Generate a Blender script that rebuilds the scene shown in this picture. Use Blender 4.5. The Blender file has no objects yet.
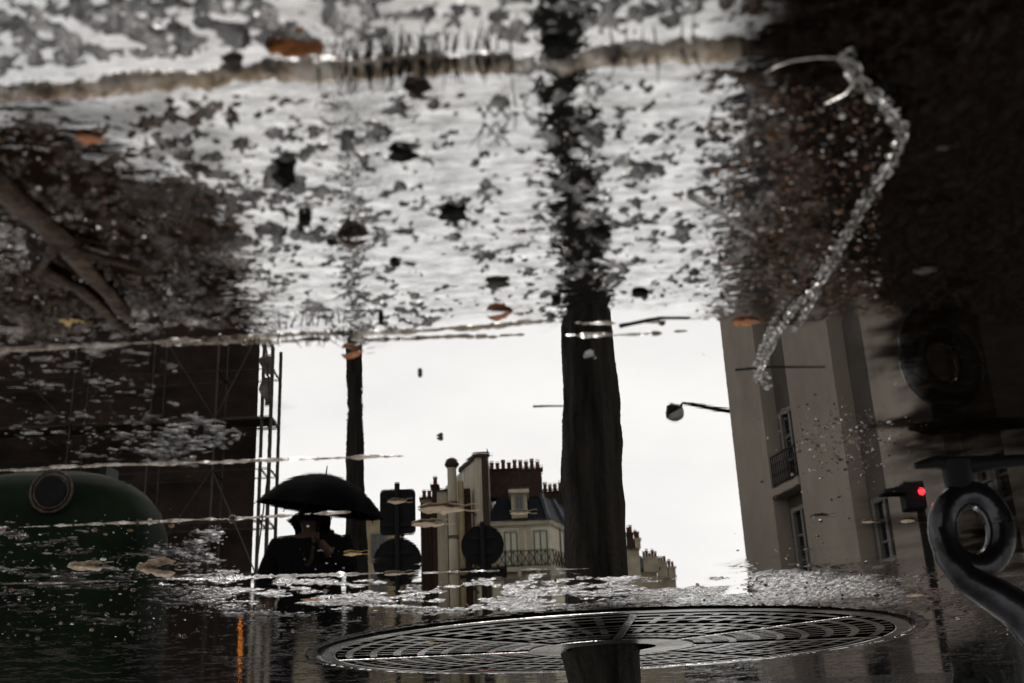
import bpy, bmesh, math, random
import numpy as np
from mathutils import Vector, Matrix
random.seed(7); R_=math.radians
sc=bpy.context.scene; COL=sc.collection
# ------------------------------------------------------------------ camera model
# a camera held 0.34 m above a puddle, turned upside down (the picture is the puddle seen the other way up)
FP=1150.0; HC=0.34; TH=R_(20.4); RO=R_(2.5)
F=np.array([0,math.cos(TH),-math.sin(TH)]); U=np.array([0,math.sin(TH),math.cos(TH)]); MX=np.array([-1.0,0,0])
RI=math.cos(RO)*MX+math.sin(RO)*U; DI=-math.sin(RO)*MX+math.cos(RO)*U
def ray(px,py): return F+(px-512)/FP*RI+(py-341.5)/FP*DI
def G(px,py,z=0.0):               # point of the ground
    d=ray(px,py); t=(HC-z)/(-d[2]); return Vector((d[0]*t,d[1]*t,z))
def M(px,py,D):                   # point D metres away whose mirror image is met along that line of sight
    d=ray(px,py); t=D/d[1]; return Vector((d[0]*t,D,-(HC+d[2]*t)))
def S(px,py,D):                   # point D metres away met directly
    d=ray(px,py); t=D/d[1]; return Vector((d[0]*t,D,HC+d[2]*t))
def g2p(X,Y):
    vx,vy,vz=X,Y,-HC
    f=vy*F[1]+vz*F[2]; r=vx*RI[0]+vy*RI[1]+vz*RI[2]; d=vx*DI[0]+vy*DI[1]+vz*DI[2]
    return 512+FP*r/f, 341.5+FP*d/f
# ------------------------------------------------------------------ materials
def mat(name,col,rough=.6,metal=0,noise=0,nscale=8,col2=None,bump=0,bscale=30,emit=None,spec=.10,stripe=None):
    m=bpy.data.materials.new(name); m.use_nodes=True; nt=m.node_tree; N=nt.nodes; L=nt.links; b=N['Principled BSDF']
    b.inputs['Base Color'].default_value=(*col,1); b.inputs['Roughness'].default_value=rough
    b.inputs['Metallic'].default_value=metal; b.inputs['Specular IOR Level'].default_value=spec
    tc=N.new('ShaderNodeTexCoord')
    if noise or col2:
        t=N.new('ShaderNodeTexNoise'); t.inputs['Scale'].default_value=nscale; t.inputs['Detail'].default_value=8; t.inputs['Roughness'].default_value=.65
        mp=N.new('ShaderNodeMapping'); L.new(tc.outputs['Object'],mp.inputs[0])
        if stripe: mp.inputs['Scale'].default_value=stripe
        L.new(mp.outputs[0],t.inputs['Vector'])
        r=N.new('ShaderNodeValToRGB'); L.new(t.outputs[0],r.inputs[0])
        c2=col2 if col2 else tuple(c*(1-noise) for c in col)
        r.color_ramp.elements[0].position=.35; r.color_ramp.elements[1].position=.65
        r.color_ramp.elements[0].color=(*c2,1); r.color_ramp.elements[1].color=(*col,1)
        L.new(r.outputs[0],b.inputs['Base Color'])
    if bump:
        t2=N.new('ShaderNodeTexNoise'); t2.inputs['Scale'].default_value=bscale; t2.inputs['Detail'].default_value=6
        L.new(tc.outputs['Object'],t2.inputs['Vector'])
        bp=N.new('ShaderNodeBump'); bp.inputs['Strength'].default_value=bump; bp.inputs['Distance'].default_value=.02
        L.new(t2.outputs[0],bp.inputs['Height']); L.new(bp.outputs[0],b.inputs['Normal'])
    if emit:
        b.inputs['Emission Color'].default_value=(*emit[0],1); b.inputs['Emission Strength'].default_value=emit[1]
    return m
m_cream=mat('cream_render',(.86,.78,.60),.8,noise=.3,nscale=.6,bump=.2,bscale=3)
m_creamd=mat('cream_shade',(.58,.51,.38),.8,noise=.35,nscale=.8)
m_party=mat('party_wall',(.66,.60,.47),.85,nscale=.5,col2=(.34,.30,.23),stripe=(1,1,.25))
m_tan=mat('tan_render',(.58,.46,.28),.85,noise=.4,nscale=.7)
m_brown=mat('brown_brick',(.07,.045,.035),.9,noise=.4,nscale=3)
m_slate=mat('slate_roof',(.030,.033,.040),.55,noise=.4,nscale=2)
m_zinc=mat('zinc_roof',(.16,.18,.21),.4,metal=.3,noise=.4,nscale=2)
m_pot=mat('clay_pot',(.16,.07,.045),.85,noise=.3,nscale=5)
m_shut=mat('pale_shutter',(.85,.84,.66),.6,noise=.15,nscale=4)
m_frame=mat('window_frame_paint',(.24,.225,.20),.5,noise=.15,nscale=6)
m_glass=mat('window_glass',(.018,.020,.024),.08,noise=.5,nscale=2,spec=.8)
m_iron=mat('black_iron',(.012,.012,.013),.45,noise=.4,nscale=20)
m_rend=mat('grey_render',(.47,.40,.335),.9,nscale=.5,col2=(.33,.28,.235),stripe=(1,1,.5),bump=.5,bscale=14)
m_rendd=mat('grey_render_shaded',(.17,.148,.13),.9,nscale=.5,col2=(.12,.105,.09))  # darker copy of the render, recess shade put into its colour
m_dark=mat('dark_mansard',(.008,.007,.007),.9,noise=.4,nscale=1)
m_scafw=mat('stained_facade',(.075,.052,.042),.9,nscale=.6,col2=(.022,.017,.015),stripe=(1,1,1.6))
m_board=mat('scaffold_board',(.16,.12,.08),.8,noise=.5,nscale=3)
m_net=mat('debris_net',(.24,.22,.20),.9,noise=.6,nscale=1.6)
m_tube=mat('scaffold_tube',(.09,.08,.07),.5,metal=.4,noise=.4,nscale=4)
m_green=mat('green_plastic',(.014,.025,.012),.75,nscale=2.2,col2=(.005,.010,.005),bump=.15,bscale=8)
m_green2=mat('green_plastic_pale',(.018,.026,.013),.45,noise=.35,nscale=3)
m_ringw=mat('worn_ring',(.15,.11,.09),.5,noise=.6,nscale=14)
m_bark=mat('wet_bark',(.032,.026,.020),.7,spec=.12,nscale=22,col2=(.003,.0025,.002),bump=.6,bscale=40,stripe=(1,1,.12))
m_cloth=mat('black_coat',(.006,.006,.007),.9,noise=.3,nscale=9,bump=.3,bscale=20)
m_trou=mat('dark_trousers',(.010,.010,.013),.9,noise=.3,nscale=12)
m_skin=mat('skin',(.09,.055,.04),.55,noise=.12,nscale=12)
m_hair=mat('dark_hair',(.010,.007,.005),.6,noise=.5,nscale=30,stripe=(1,1,.2))
m_umb=mat('umbrella_cloth',(.003,.003,.0033),.8,spec=.02,noise=.3,nscale=6)
m_signb=mat('sign_back',(.016,.016,.017),.65,noise=.3,nscale=6)
m_post=mat('sign_post',(.02,.02,.02),.5,metal=.3,noise=.3,nscale=6)
m_lampw=mat('frosted_glass',(.70,.69,.66),.3,noise=.08,nscale=5)
m_red=mat('red_lamp_lens',(.5,.01,.01),.3,emit=((1,.02,.03),5),noise=.2,nscale=9)
m_amb=mat('amber_lamp_lens',(.6,.2,.02),.3,emit=((1,.30,.04),7),noise=.2,nscale=9)
m_cast=mat('wet_cast_iron',(.85,.83,.81),.17,metal=.95,nscale=5,col2=(.03,.028,.026),bump=.12,bscale=120)
m_chain=mat('chain_steel',(.62,.61,.59),.26,metal=.95,nscale=120,col2=(.16,.14,.12))
m_hook=mat('polished_black_iron',(.075,.075,.08),.15,metal=.9,nscale=9,col2=(.006,.006,.006),bump=.06,bscale=60)
def slot_shade(m):      # slot shade put into the colour: only upward faces of the casting stay bright
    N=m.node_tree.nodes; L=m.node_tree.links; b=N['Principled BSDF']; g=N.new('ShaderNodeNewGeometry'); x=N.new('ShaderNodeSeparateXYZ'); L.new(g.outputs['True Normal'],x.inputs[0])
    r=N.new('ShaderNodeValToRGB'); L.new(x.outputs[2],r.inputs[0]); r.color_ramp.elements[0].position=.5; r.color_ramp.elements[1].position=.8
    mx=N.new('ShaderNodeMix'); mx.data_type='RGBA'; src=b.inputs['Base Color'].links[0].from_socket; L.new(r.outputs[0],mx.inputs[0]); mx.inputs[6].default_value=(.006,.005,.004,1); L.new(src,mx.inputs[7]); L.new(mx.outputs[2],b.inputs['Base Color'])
slot_shade(m_cast)
def leafmat(n,a,b): return mat(n,a,.3,nscale=60,col2=b,bump=.6,bscale=150,spec=.6)
m_lo=leafmat('leaf_orange',(.62,.22,.04),(.22,.07,.02)); m_lb=leafmat('leaf_brown',(.12,.06,.025),(.03,.018,.01))
m_lp=leafmat('leaf_pale',(.55,.42,.28),(.30,.18,.09)); m_ly=leafmat('leaf_yellow',(.62,.45,.10),(.35,.2,.05)); m_lr=leafmat('leaf_red_light',(.5,.03,.04),(.2,.02,.02))
m_blk=mat('black_stone',(.014,.013,.012),.35,nscale=70,col2=(.004,.004,.004),bump=1,bscale=120)
m_gry=mat('grey_pebble',(.12,.105,.09),.3,nscale=60,col2=(.04,.032,.026),bump=.8,bscale=120)
m_wood=mat('wet_driftwood',(.10,.062,.04),.5,nscale=20,col2=(.012,.009,.007),bump=1,bscale=60,stripe=(.25,1,1))
m_sprig=mat('dark_sprig',(.010,.009,.007),.6,noise=.3,nscale=80)
m_granite=mat('dark_granite',(.02,.019,.018),.5,nscale=40,col2=(.007,.007,.006),bump=.6,bscale=60)
# ------------------------------------------------------------------ object helpers
def props(o,label=None,cat=None,group=None,kind=None):
    if label:o['label']=label
    if cat:o['category']=cat
    if group:o['group']=group
    if kind:o['kind']=kind
    return o
def empty(name,loc,label,cat,group=None,rz=0):
    o=bpy.data.objects.new(name,None); COL.objects.link(o); o.location=loc; o.rotation_euler=(0,0,rz); o.empty_display_size=.1
    return props(o,label,cat,group)
class MB:
    def __init__(s): s.v=[]; s.f=[]
    def add(s,vs,fs):
        k=len(s.v); s.v+=[tuple(v) for v in vs]; s.f+=[tuple(i+k for i in f) for f in fs]; return s
    def box(s,c,size,rot=None):
        c=Vector(c); vs=[]
        for z in(-.5,.5):
            for x,y in((-.5,-.5),(.5,-.5),(.5,.5),(-.5,.5)):
                v=Vector((x*size[0],y*size[1],z*size[2])); v=rot@v if rot else v; vs.append(c+v)
        return s.add(vs,[(3,2,1,0),(4,5,6,7),(0,1,5,4),(1,2,6,5),(2,3,7,6),(3,0,4,7)])
    def prism(s,fp,z0,z1):       # footprint + per-vertex top
        n=len(fp); zt=z1 if hasattr(z1,'__len__') else [z1]*n; zb=z0 if hasattr(z0,'__len__') else [z0]*n
        vs=[(p[0],p[1],zb[i]) for i,p in enumerate(fp)]+[(p[0],p[1],zt[i]) for i,p in enumerate(fp)]
        return s.add(vs,[tuple(range(n))[::-1],tuple(range(n,2*n))]+[(i,(i+1)%n,n+(i+1)%n,n+i) for i in range(n)])
    def tube(s,pts,rad,seg=8,cap=True):
        pts=[Vector(p) for p in pts]; n=len(pts); rad=rad if hasattr(rad,'__len__') else [rad]*n
        k=len(s.v); prev=None
        for i,p in enumerate(pts):
            d=(pts[min(i+1,n-1)]-pts[max(i-1,0)]).normalized()
            if prev is None: a=d.orthogonal().normalized()
            else: a=(prev-d*prev.dot(d)).normalized()
            prev=a; b=d.cross(a)
            for j in range(seg):
                t=2*math.pi*j/seg; s.v.append(tuple(p+(a*math.cos(t)+b*math.sin(t))*rad[i]))
        for i in range(n-1):
            for j in range(seg):
                s.f.append((k+i*seg+j,k+i*seg+(j+1)%seg,k+(i+1)*seg+(j+1)%seg,k+(i+1)*seg+j))
        if cap: s.f.append(tuple(k+j for j in range(seg))[::-1]); s.f.append(tuple(k+(n-1)*seg+j for j in range(seg)))
        return s
    def lathe(s,prof,c=(0,0,0),seg=24,rot=None,e=None):
        k=len(s.v); c=Vector(c)
        for r,z in prof:
            for j in range(seg):
                t=2*math.pi*j/seg; ca,sa=math.cos(t),math.sin(t)
                if e: q=(abs(ca)**e+abs(sa)**e)**(-1/e); ca*=q; sa*=q
                v=Vector((r*ca,r*sa,z)); v=rot@v if rot else v; s.v.append(tuple(c+v))
        for i in range(len(prof)-1):
            for j in range(seg): s.f.append((k+i*seg+j,k+i*seg+(j+1)%seg,k+(i+1)*seg+(j+1)%seg,k+(i+1)*seg+j))
        s.f.append(tuple(k+j for j in range(seg))[::-1]); s.f.append(tuple(k+(len(prof)-1)*seg+j for j in range(seg)))
        return s
    def build(s,name,m,parent=None,smooth=False,bevel=0,origin=None):
        me=bpy.data.meshes.new(name); vs=s.v
        if origin is not None: vs=[tuple(Vector(v)-Vector(origin)) for v in vs]
        me.from_pydata(vs,[],s.f); me.materials.append(m); me.update()
        bm=bmesh.new(); bm.from_mesh(me); bmesh.ops.recalc_face_normals(bm,faces=bm.faces); bm.to_mesh(me); bm.free()
        if smooth: me.polygons.foreach_set('use_smooth',[True]*len(me.polygons))
        o=bpy.data.objects.new(name,me); COL.objects.link(o)
        if origin is not None: o.location=origin
        if parent: o.parent=parent
        if bevel:
            b=o.modifiers.new('b','BEVEL'); b.width=bevel; b.segments=2; b.limit_method='ANGLE'
        if smooth:
            try: me.set_sharp_from_angle(angle=R_(45))
            except Exception: pass
        return o
def rel(root): return lambda p: Vector(p)-root.location
# ------------------------------------------------------------------ numpy noise
def _h(ix,iy,seed):
    n=(ix.astype(np.int64)*374761393+iy.astype(np.int64)*668265263+seed*1274126177)&0xffffffff
    n=((n^(n>>13))*1274126177)&0xffffffff; n=n^(n>>16)
    return (n&0xffffff)/float(0xffffff)
def vn(x,y,seed):
    ix=np.floor(x); iy=np.floor(y); fx=x-ix; fy=y-iy; fx=fx*fx*fx*(fx*(fx*6-15)+10); fy=fy*fy*fy*(fy*(fy*6-15)+10)
    a=_h(ix,iy,seed);b=_h(ix+1,iy,seed);c=_h(ix,iy+1,seed);d=_h(ix+1,iy+1,seed)
    return (a*(1-fx)+b*fx)*(1-fy)+(c*(1-fx)+d*fx)*fy
def fbm(x,y,s,seed,oc=4,g=.5):     # s = feature size in metres, result about -1..1
    r=0;a=1;t=0
    for i in range(oc):
        c,sn=math.cos(.6*i+.3),math.sin(.6*i+.3)
        r=r+a*(vn((x*c-y*sn)/s+17*i,(x*sn+y*c)/s-9*i,seed+i)*2-1); t+=a; a*=g; s*=.48
    return r/t*1.6
def ss(a,b,x): t=np.clip((x-a)/(b-a),0,1); return t*t*(3-2*t)
# ------------------------------------------------------------------ ground fields
P_,H_=None,None
JOINTS=[((0,92),(830,40),.0065,1.25),((0,352),(720,316),.0028,.8),((60,350),(730,330),.0018,.6),((0,470),(410,455),.0042,.8),((0,528),(350,513),.006,.9),((0,584),(600,568),.006,.5)]
def fields(X,Y):
    px,py=g2p(X,Y)
    w1=fbm(X,Y,.12,11,4); w2=fbm(X,Y,.035,23,4)
    sc_=np.clip(Y/.9,.5,3.5)
    wx=px+38*w1+22*w2; wy=py+24*w1+12*w2+ (px-512)*.04
    # weights
    top=1-ss(60,95,wy)
    low=ss(580,596,wy)
    up=ss(60,95,wy)*(1-ss(318,335,wy))
    mid=ss(318,335,wy)*(1-ss(580,596,wy))
    left=1-ss(195,262,wx); right=ss(722,765,wx)
    upl=up*left; upr=up*right; upc=up*(1-left)*(1-right)
    mll=mid*left; mlr=mid*right; mlc=mid*(1-left)*(1-right)
    strip=mid*ss(512,522,wy)*(1-ss(245,285,wx))
    spk=np.exp(-((px-835)/62)**2-((py-440)/34)**2)+1.0*np.exp(-((px-800)/48)**2-((py-575)/30)**2)+3.0*np.exp(-((px-590)/34)**2-((py-352)/26)**2)+2.7*np.exp(-((px-318)/34)**2-((py-548)/14)**2)+.5*np.exp(-((px-185)/95)**2-((py-440)/24)**2)
    ledge=np.exp(-((px-235)/45)**2-((py-540)/30)**2)
    base=top*.0002+low*(-.0009+.0007*ss(600,640,wy))+upl*.0002+upr*.0008+upc*(-.0013)+mll*(-.0022+.0013*(1-ss(462,472,py)))+mlr*(-.0030)+mlc*(-.006)+strip*.0014+spk*.0020+ledge*.0020
    base=base+mid*right*ss(880,960,wx)*ss(560,420,wy)*.0
    amp=top*1.0+low*.5+upl*1.3+upr*.9+upc*1.0+mll*.6+mlr*.5+mlc*.3+strip*.5
    n1=fbm(X,Y,.085,3,3); n2=fbm(X,Y,.022,5,4,.6); n3=fbm(X,Y,.0065,8,3,.6)
    h=base+amp*(n1*(.0012-.0008*upc-.0007*top)+n2*(.0017-.0002*upc-.0003*top)+n3*(.0009+.0024*upc+.0012*upl+.0012*mll*(py<500)+.0012*upr+.0016*top+.0005*low))
    # clumpy lumps in the shallow water
    l=fbm(X*1.0,Y*.75,.03,41,3); h=h+upc*np.clip(l-.62,0,1)*.008*ss(330,180,py)
    # stone courses: joints stand a little proud with sand, the slab edge dips beside them
    jm=0*X
    for (a,b,wd,st) in JOINTS:
        A=G(*a);B=G(*b); dx,dy=B.x-A.x,B.y-A.y; Ln=math.hypot(dx,dy)
        dist=((X-A.x)*dy-(Y-A.y)*dx)/Ln+fbm(X,Y,.09,77,4)*.0075
        along=((X-A.x)*dx+(Y-A.y)*dy)/Ln
        inn=ss(-.6,-.02,along)*(1-ss(Ln-.03,Ln+.03,along))
        p=np.exp(-(dist/wd)**2)*inn*(.75+.55*fbm(X,Y,.06,91,3))
        if a[1]<100: h=h+np.clip(p,0,2)*st*.0052
        else: q=np.clip(p*1.5,0,1); h=np.maximum(h,h*(1-q)+q*(.0013+.0008*fbm(X,Y,.03,17,3)+.0006*n3)*1.3)
        h=h-(np.exp(-((dist-wd*2.2)/wd)**2)+np.exp(-((dist+wd*2.2)/wd)**2))*inn*st*(.003 if wd>.0062 and a[1]<100 else .001)
        jm=np.maximum(jm,np.clip(p,0,1)*st)
    soil=np.clip(upr+upl*1.1*(fbm(X,Y,.05,61,3)*.5+.6)+top*right,0,1)
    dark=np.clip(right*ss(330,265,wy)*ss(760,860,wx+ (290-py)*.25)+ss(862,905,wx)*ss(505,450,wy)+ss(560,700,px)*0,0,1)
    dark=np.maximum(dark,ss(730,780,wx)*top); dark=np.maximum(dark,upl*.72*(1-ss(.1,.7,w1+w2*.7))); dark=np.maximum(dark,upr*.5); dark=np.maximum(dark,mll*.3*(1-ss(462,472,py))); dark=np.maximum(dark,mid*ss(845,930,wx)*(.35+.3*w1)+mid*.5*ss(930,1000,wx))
    rip=np.clip(upc*1.0+upl*.4+upr*.5+mid*.010+top*.6+low*.55,0,1)
    rip=rip+.08*np.exp(-((px-355)/22)**2-((py-410)/45)**2)*(py>330)+.05*np.exp(-((px-590)/45)**2-((py-400)/90)**2)*(py>330)
    grain=np.clip(low+strip+spk*.8+.25*top+.2*upl,0,1)
    pale=np.clip(jm*(px<740),0,1)
    wb=fbm(X,Y,.25,131,3)*8
    band=ss(572,580,py+wb)*(1-ss(594,618,py+wb))*ss(120,260,px)*(1-ss(830,960,px)*.6)
    band=np.maximum(band,.12*strip); band=np.maximum(band,.35*ledge)
    h=h+band*(.0021+.0012*n3-.0006*n2)
    # the round tree pit is cut out below the iron grate
    return h,soil,dark,rip,grain,pale,band,low
GC=G(611,646); GR=.875      # tree grate
CX,CY=GC.x,GC.y
# graded sheet: rows get wider apart with distance
NY,NX=1000,900
ys=.36*(7.5/.36)**(np.linspace(0,1,NY)**.93)
us=np.linspace(-1,1,NX)
Yg=np.repeat(ys[:,None],NX,1); Xg=us[None,:]*(Yg*.62+.22)
h,soil,dark,rip,grain,pale,band,low=fields(Xg,Yg)
d=np.hypot(Xg-CX,Yg-CY); pit=1-ss(GR-.004,GR+.012,d)
h=h*(1-pit)-.06*pit
edge=np.maximum(ss(.97,1,abs(us))[None,:]*np.ones_like(Yg), (Yg>7.3)*1.0); h=h*(1-edge)+.0*edge
def grid_obj(name,X,Y,Z,m,attrs):
    ny,nx=X.shape; co=np.stack([X,Y,Z],-1).reshape(-1,3).astype(np.float32)
    i=np.arange(ny*nx).reshape(ny,nx); q=np.stack([i[:-1,:-1],i[:-1,1:],i[1:,1:],i[1:,:-1]],-1).reshape(-1,4)
    me=bpy.data.meshes.new(name); me.vertices.add(len(co)); me.vertices.foreach_set('co',co.ravel())
    me.loops.add(q.size); me.loops.foreach_set('vertex_index',q.ravel().astype(np.int32))
    me.polygons.add(len(q)); me.polygons.foreach_set('loop_start',np.arange(0,q.size,4,dtype=np.int32))
    me.polygons.foreach_set('use_smooth',np.ones(len(q),bool))
    me.update(calc_edges=True); me.validate()
    for k,a in attrs.items():
        at=me.attributes.new(k,'FLOAT','POINT'); at.data.foreach_set('value',a.ravel().astype(np.float32))
    me.materials.append(m); o=bpy.data.objects.new(name,me); COL.objects.link(o); o['kind']='structure'; return o
def nodes(name):
    m=bpy.data.materials.new(name); m.use_nodes=True; nt=m.node_tree; nt.nodes.clear(); return m,nt.nodes,nt.links
def attr(N,n): a=N.new('ShaderNodeAttribute'); a.attribute_name=n; return a.outputs['Fac']
def math_(N,L,op,a,b=None,c=None):
    n=N.new('ShaderNodeMath'); n.operation=op
    for i,v in enumerate((a,b,c)):
        if v is None: continue
        if isinstance(v,(int,float)): n.inputs[i].default_value=v
        else: L.new(v,n.inputs[i])
    return n.outputs[0]
def noise(N,L,vec,s,d=6,r=.6):
    t=N.new('ShaderNodeTexNoise'); t.inputs['Scale'].default_value=s; t.inputs['Detail'].default_value=d; t.inputs['Roughness'].default_value=r; L.new(vec,t.inputs['Vector']); return t.outputs[0]
def ramp(N,L,f,stops):
    r=N.new('ShaderNodeValToRGB'); L.new(f,r.inputs[0]); e=r.color_ramp.elements
    while len(e)<len(stops): e.new(.5)
    for i,(p,c) in enumerate(stops): e[i].position=p; e[i].color=(*c,1) if hasattr(c,'__len__') else (c,c,c,1)
    return r.outputs[0]
def mixc(N,L,f,a,b):
    m=N.new('ShaderNodeMix'); m.data_type='RGBA'
    for k,v in ((0,f),(6,a),(7,b)):
        if isinstance(v,(int,float)): m.inputs[k].default_value=v
        elif isinstance(v,tuple): m.inputs[k].default_value=(*v,1)
        else: L.new(v,m.inputs[k])
    return m.outputs[2]
# wet paving
m_pav,N,L=nodes('wet_paving'); tc=N.new('ShaderNodeTexCoord').outputs['Object']
n_a=noise(N,L,tc,45,8,.7); n_b=noise(N,L,tc,260,5,.7); n_c=noise(N,L,tc,11,5,.6)
stone=ramp(N,L,n_a,[(.32,(.010,.009,.009)),(.52,(.050,.046,.046)),(.70,(.24,.225,.22))])
soilc=ramp(N,L,n_b,[(.3,(.010,.006,.004)),(.52,(.055,.030,.015)),(.66,(.20,.10,.045)),(.8,(.45,.34,.25))])
c=mixc(N,L,attr(N,'soil'),stone,soilc)
c=mixc(N,L,math_(N,L,'MULTIPLY',attr(N,'pale'),.75),c,ramp(N,L,n_a,[(.38,(.08,.05,.03)),(.5,(.62,.45,.28)),(.62,(.95,.85,.68))]))
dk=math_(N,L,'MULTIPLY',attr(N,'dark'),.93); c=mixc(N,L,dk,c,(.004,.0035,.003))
bh=math_(N,L,'ADD',math_(N,L,'MULTIPLY',n_a,1.0),math_(N,L,'MULTIPLY',n_b,.35))
bp=N.new('ShaderNodeBump'); bp.inputs['Distance'].default_value=.0035; L.new(math_(N,L,'ADD',math_(N,L,'MULTIPLY',attr(N,'band'),.75),math_(N,L,'ADD',.55,math_(N,L,'MULTIPLY',attr(N,'grain'),-.33))),bp.inputs['Strength']); L.new(bh,bp.inputs['Height'])
dif=N.new('ShaderNodeBsdfDiffuse'); L.new(c,dif.inputs[0]); L.new(bp.outputs[0],dif.inputs['Normal'])
gl=N.new('ShaderNodeBsdfGlossy'); gl.inputs[0].default_value=(.86,.85,.85,1); L.new(bp.outputs[0],gl.inputs['Normal'])
L.new(ramp(N,L,n_c,[(.35,.03),(.65,.13)]),gl.inputs['Roughness'])
lw=N.new('ShaderNodeFresnel'); lw.inputs[0].default_value=1.7; L.new(bp.outputs[0],lw.inputs['Normal'])
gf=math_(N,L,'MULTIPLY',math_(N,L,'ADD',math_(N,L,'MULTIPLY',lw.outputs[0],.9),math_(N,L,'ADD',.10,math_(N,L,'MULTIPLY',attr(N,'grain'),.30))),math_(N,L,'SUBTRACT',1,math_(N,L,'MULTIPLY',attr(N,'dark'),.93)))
gf=math_(N,L,'MULTIPLY',gf,ramp(N,L,n_c,[(.3,.5),(.7,1.0)]))
gf=math_(N,L,'MULTIPLY',gf,ramp(N,L,n_a,[(.38,.25),(.6,1.1)]))
gf=math_(N,L,'MULTIPLY',gf,math_(N,L,'ADD',1,math_(N,L,'MULTIPLY',attr(N,'band'),2.2)))
gf=math_(N,L,'MULTIPLY',gf,math_(N,L,'SUBTRACT',1,math_(N,L,'MULTIPLY',attr(N,'sub'),.9)))
gf=math_(N,L,'MULTIPLY',gf,math_(N,L,'SUBTRACT',1,math_(N,L,'MULTIPLY',attr(N,'soil'),.6)))
mx=N.new('ShaderNodeMixShader'); L.new(gf,mx.inputs[0]); L.new(dif.outputs[0],mx.inputs[1]); L.new(gl.outputs[0],mx.inputs[2])
out=N.new('ShaderNodeOutputMaterial'); L.new(mx.outputs[0],out.inputs[0])
# puddle
m_wat,N,L=nodes('puddle_water'); tc=N.new('ShaderNodeTexCoord').outputs['Object']
mp=N.new('ShaderNodeMapping'); mp.inputs['Scale'].default_value=(.75,1.8,1); L.new(tc,mp.inputs[0])
r1=noise(N,L,mp.outputs[0],32,3,.5); r2=noise(N,L,mp.outputs[0],9,2,.5); r3=noise(N,L,mp.outputs[0],95,3,.55)
hh=math_(N,L,'ADD',math_(N,L,'MULTIPLY',r1,.8),math_(N,L,'ADD',math_(N,L,'MULTIPLY',r2,.5),math_(N,L,'MULTIPLY',r3,.16)))
bp=N.new('ShaderNodeBump'); bp.inputs['Distance'].default_value=.0022; L.new(hh,bp.inputs['Height'])
L.new(math_(N,L,'ADD',.002,math_(N,L,'MULTIPLY',attr(N,'rip'),.52)),bp.inputs['Strength'])
gl=N.new('ShaderNodeBsdfGlossy'); gl.inputs[0].default_value=(.97,.965,.96,1); gl.inputs['Roughness'].default_value=.004; L.new(bp.outputs[0],gl.inputs['Normal'])
tr=N.new('ShaderNodeBsdfTransparent'); tr.inputs[0].default_value=(.7,.62,.52,1)
sc1=ramp(N,L,noise(N,L,mp.outputs[0],58,9,.75),[(.40,0.0),(.66,1.0)])
fac=math_(N,L,'SUBTRACT',.985,math_(N,L,'MULTIPLY',attr(N,'rip'),math_(N,L,'MULTIPLY',sc1,.62)))
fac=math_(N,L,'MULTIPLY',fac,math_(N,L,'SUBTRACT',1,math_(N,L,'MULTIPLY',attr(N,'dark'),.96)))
mx=N.new('ShaderNodeMixShader'); L.new(fac,mx.inputs[0]); L.new(tr.outputs[0],mx.inputs[1]); L.new(gl.outputs[0],mx.inputs[2])
out=N.new('ShaderNodeOutputMaterial'); L.new(mx.outputs[0],out.inputs[0])
sub=ss(.0002,-.0012,h)*(1-pit)
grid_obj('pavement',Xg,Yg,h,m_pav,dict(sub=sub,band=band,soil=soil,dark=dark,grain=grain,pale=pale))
st=4; Xw,Yw=Xg[::st,::st],Yg[::st,::st]
wl=0*Xw; dW=np.hypot(Xw-CX,Yw-CY); wl=wl-.075*(1-ss(GR-.03,GR+.03,dW))
wl=wl-.02*ss(5.5,6.5,Yw)
grid_obj('puddle',Xw,Yw,wl,m_wat,dict(rip=rip[::st,::st],dark=dark[::st,::st]))
m_road=mat('wet_asphalt',(.05,.048,.047),.35,nscale=3,col2=(.03,.029,.028),bump=.5,bscale=60)
MB().add([(-600,-600,-.06),(600,-600,-.06),(600,900,-.06),(-600,900,-.06)],[(0,1,2,3)]).build('ground',m_road)['kind']='structure'
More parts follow.
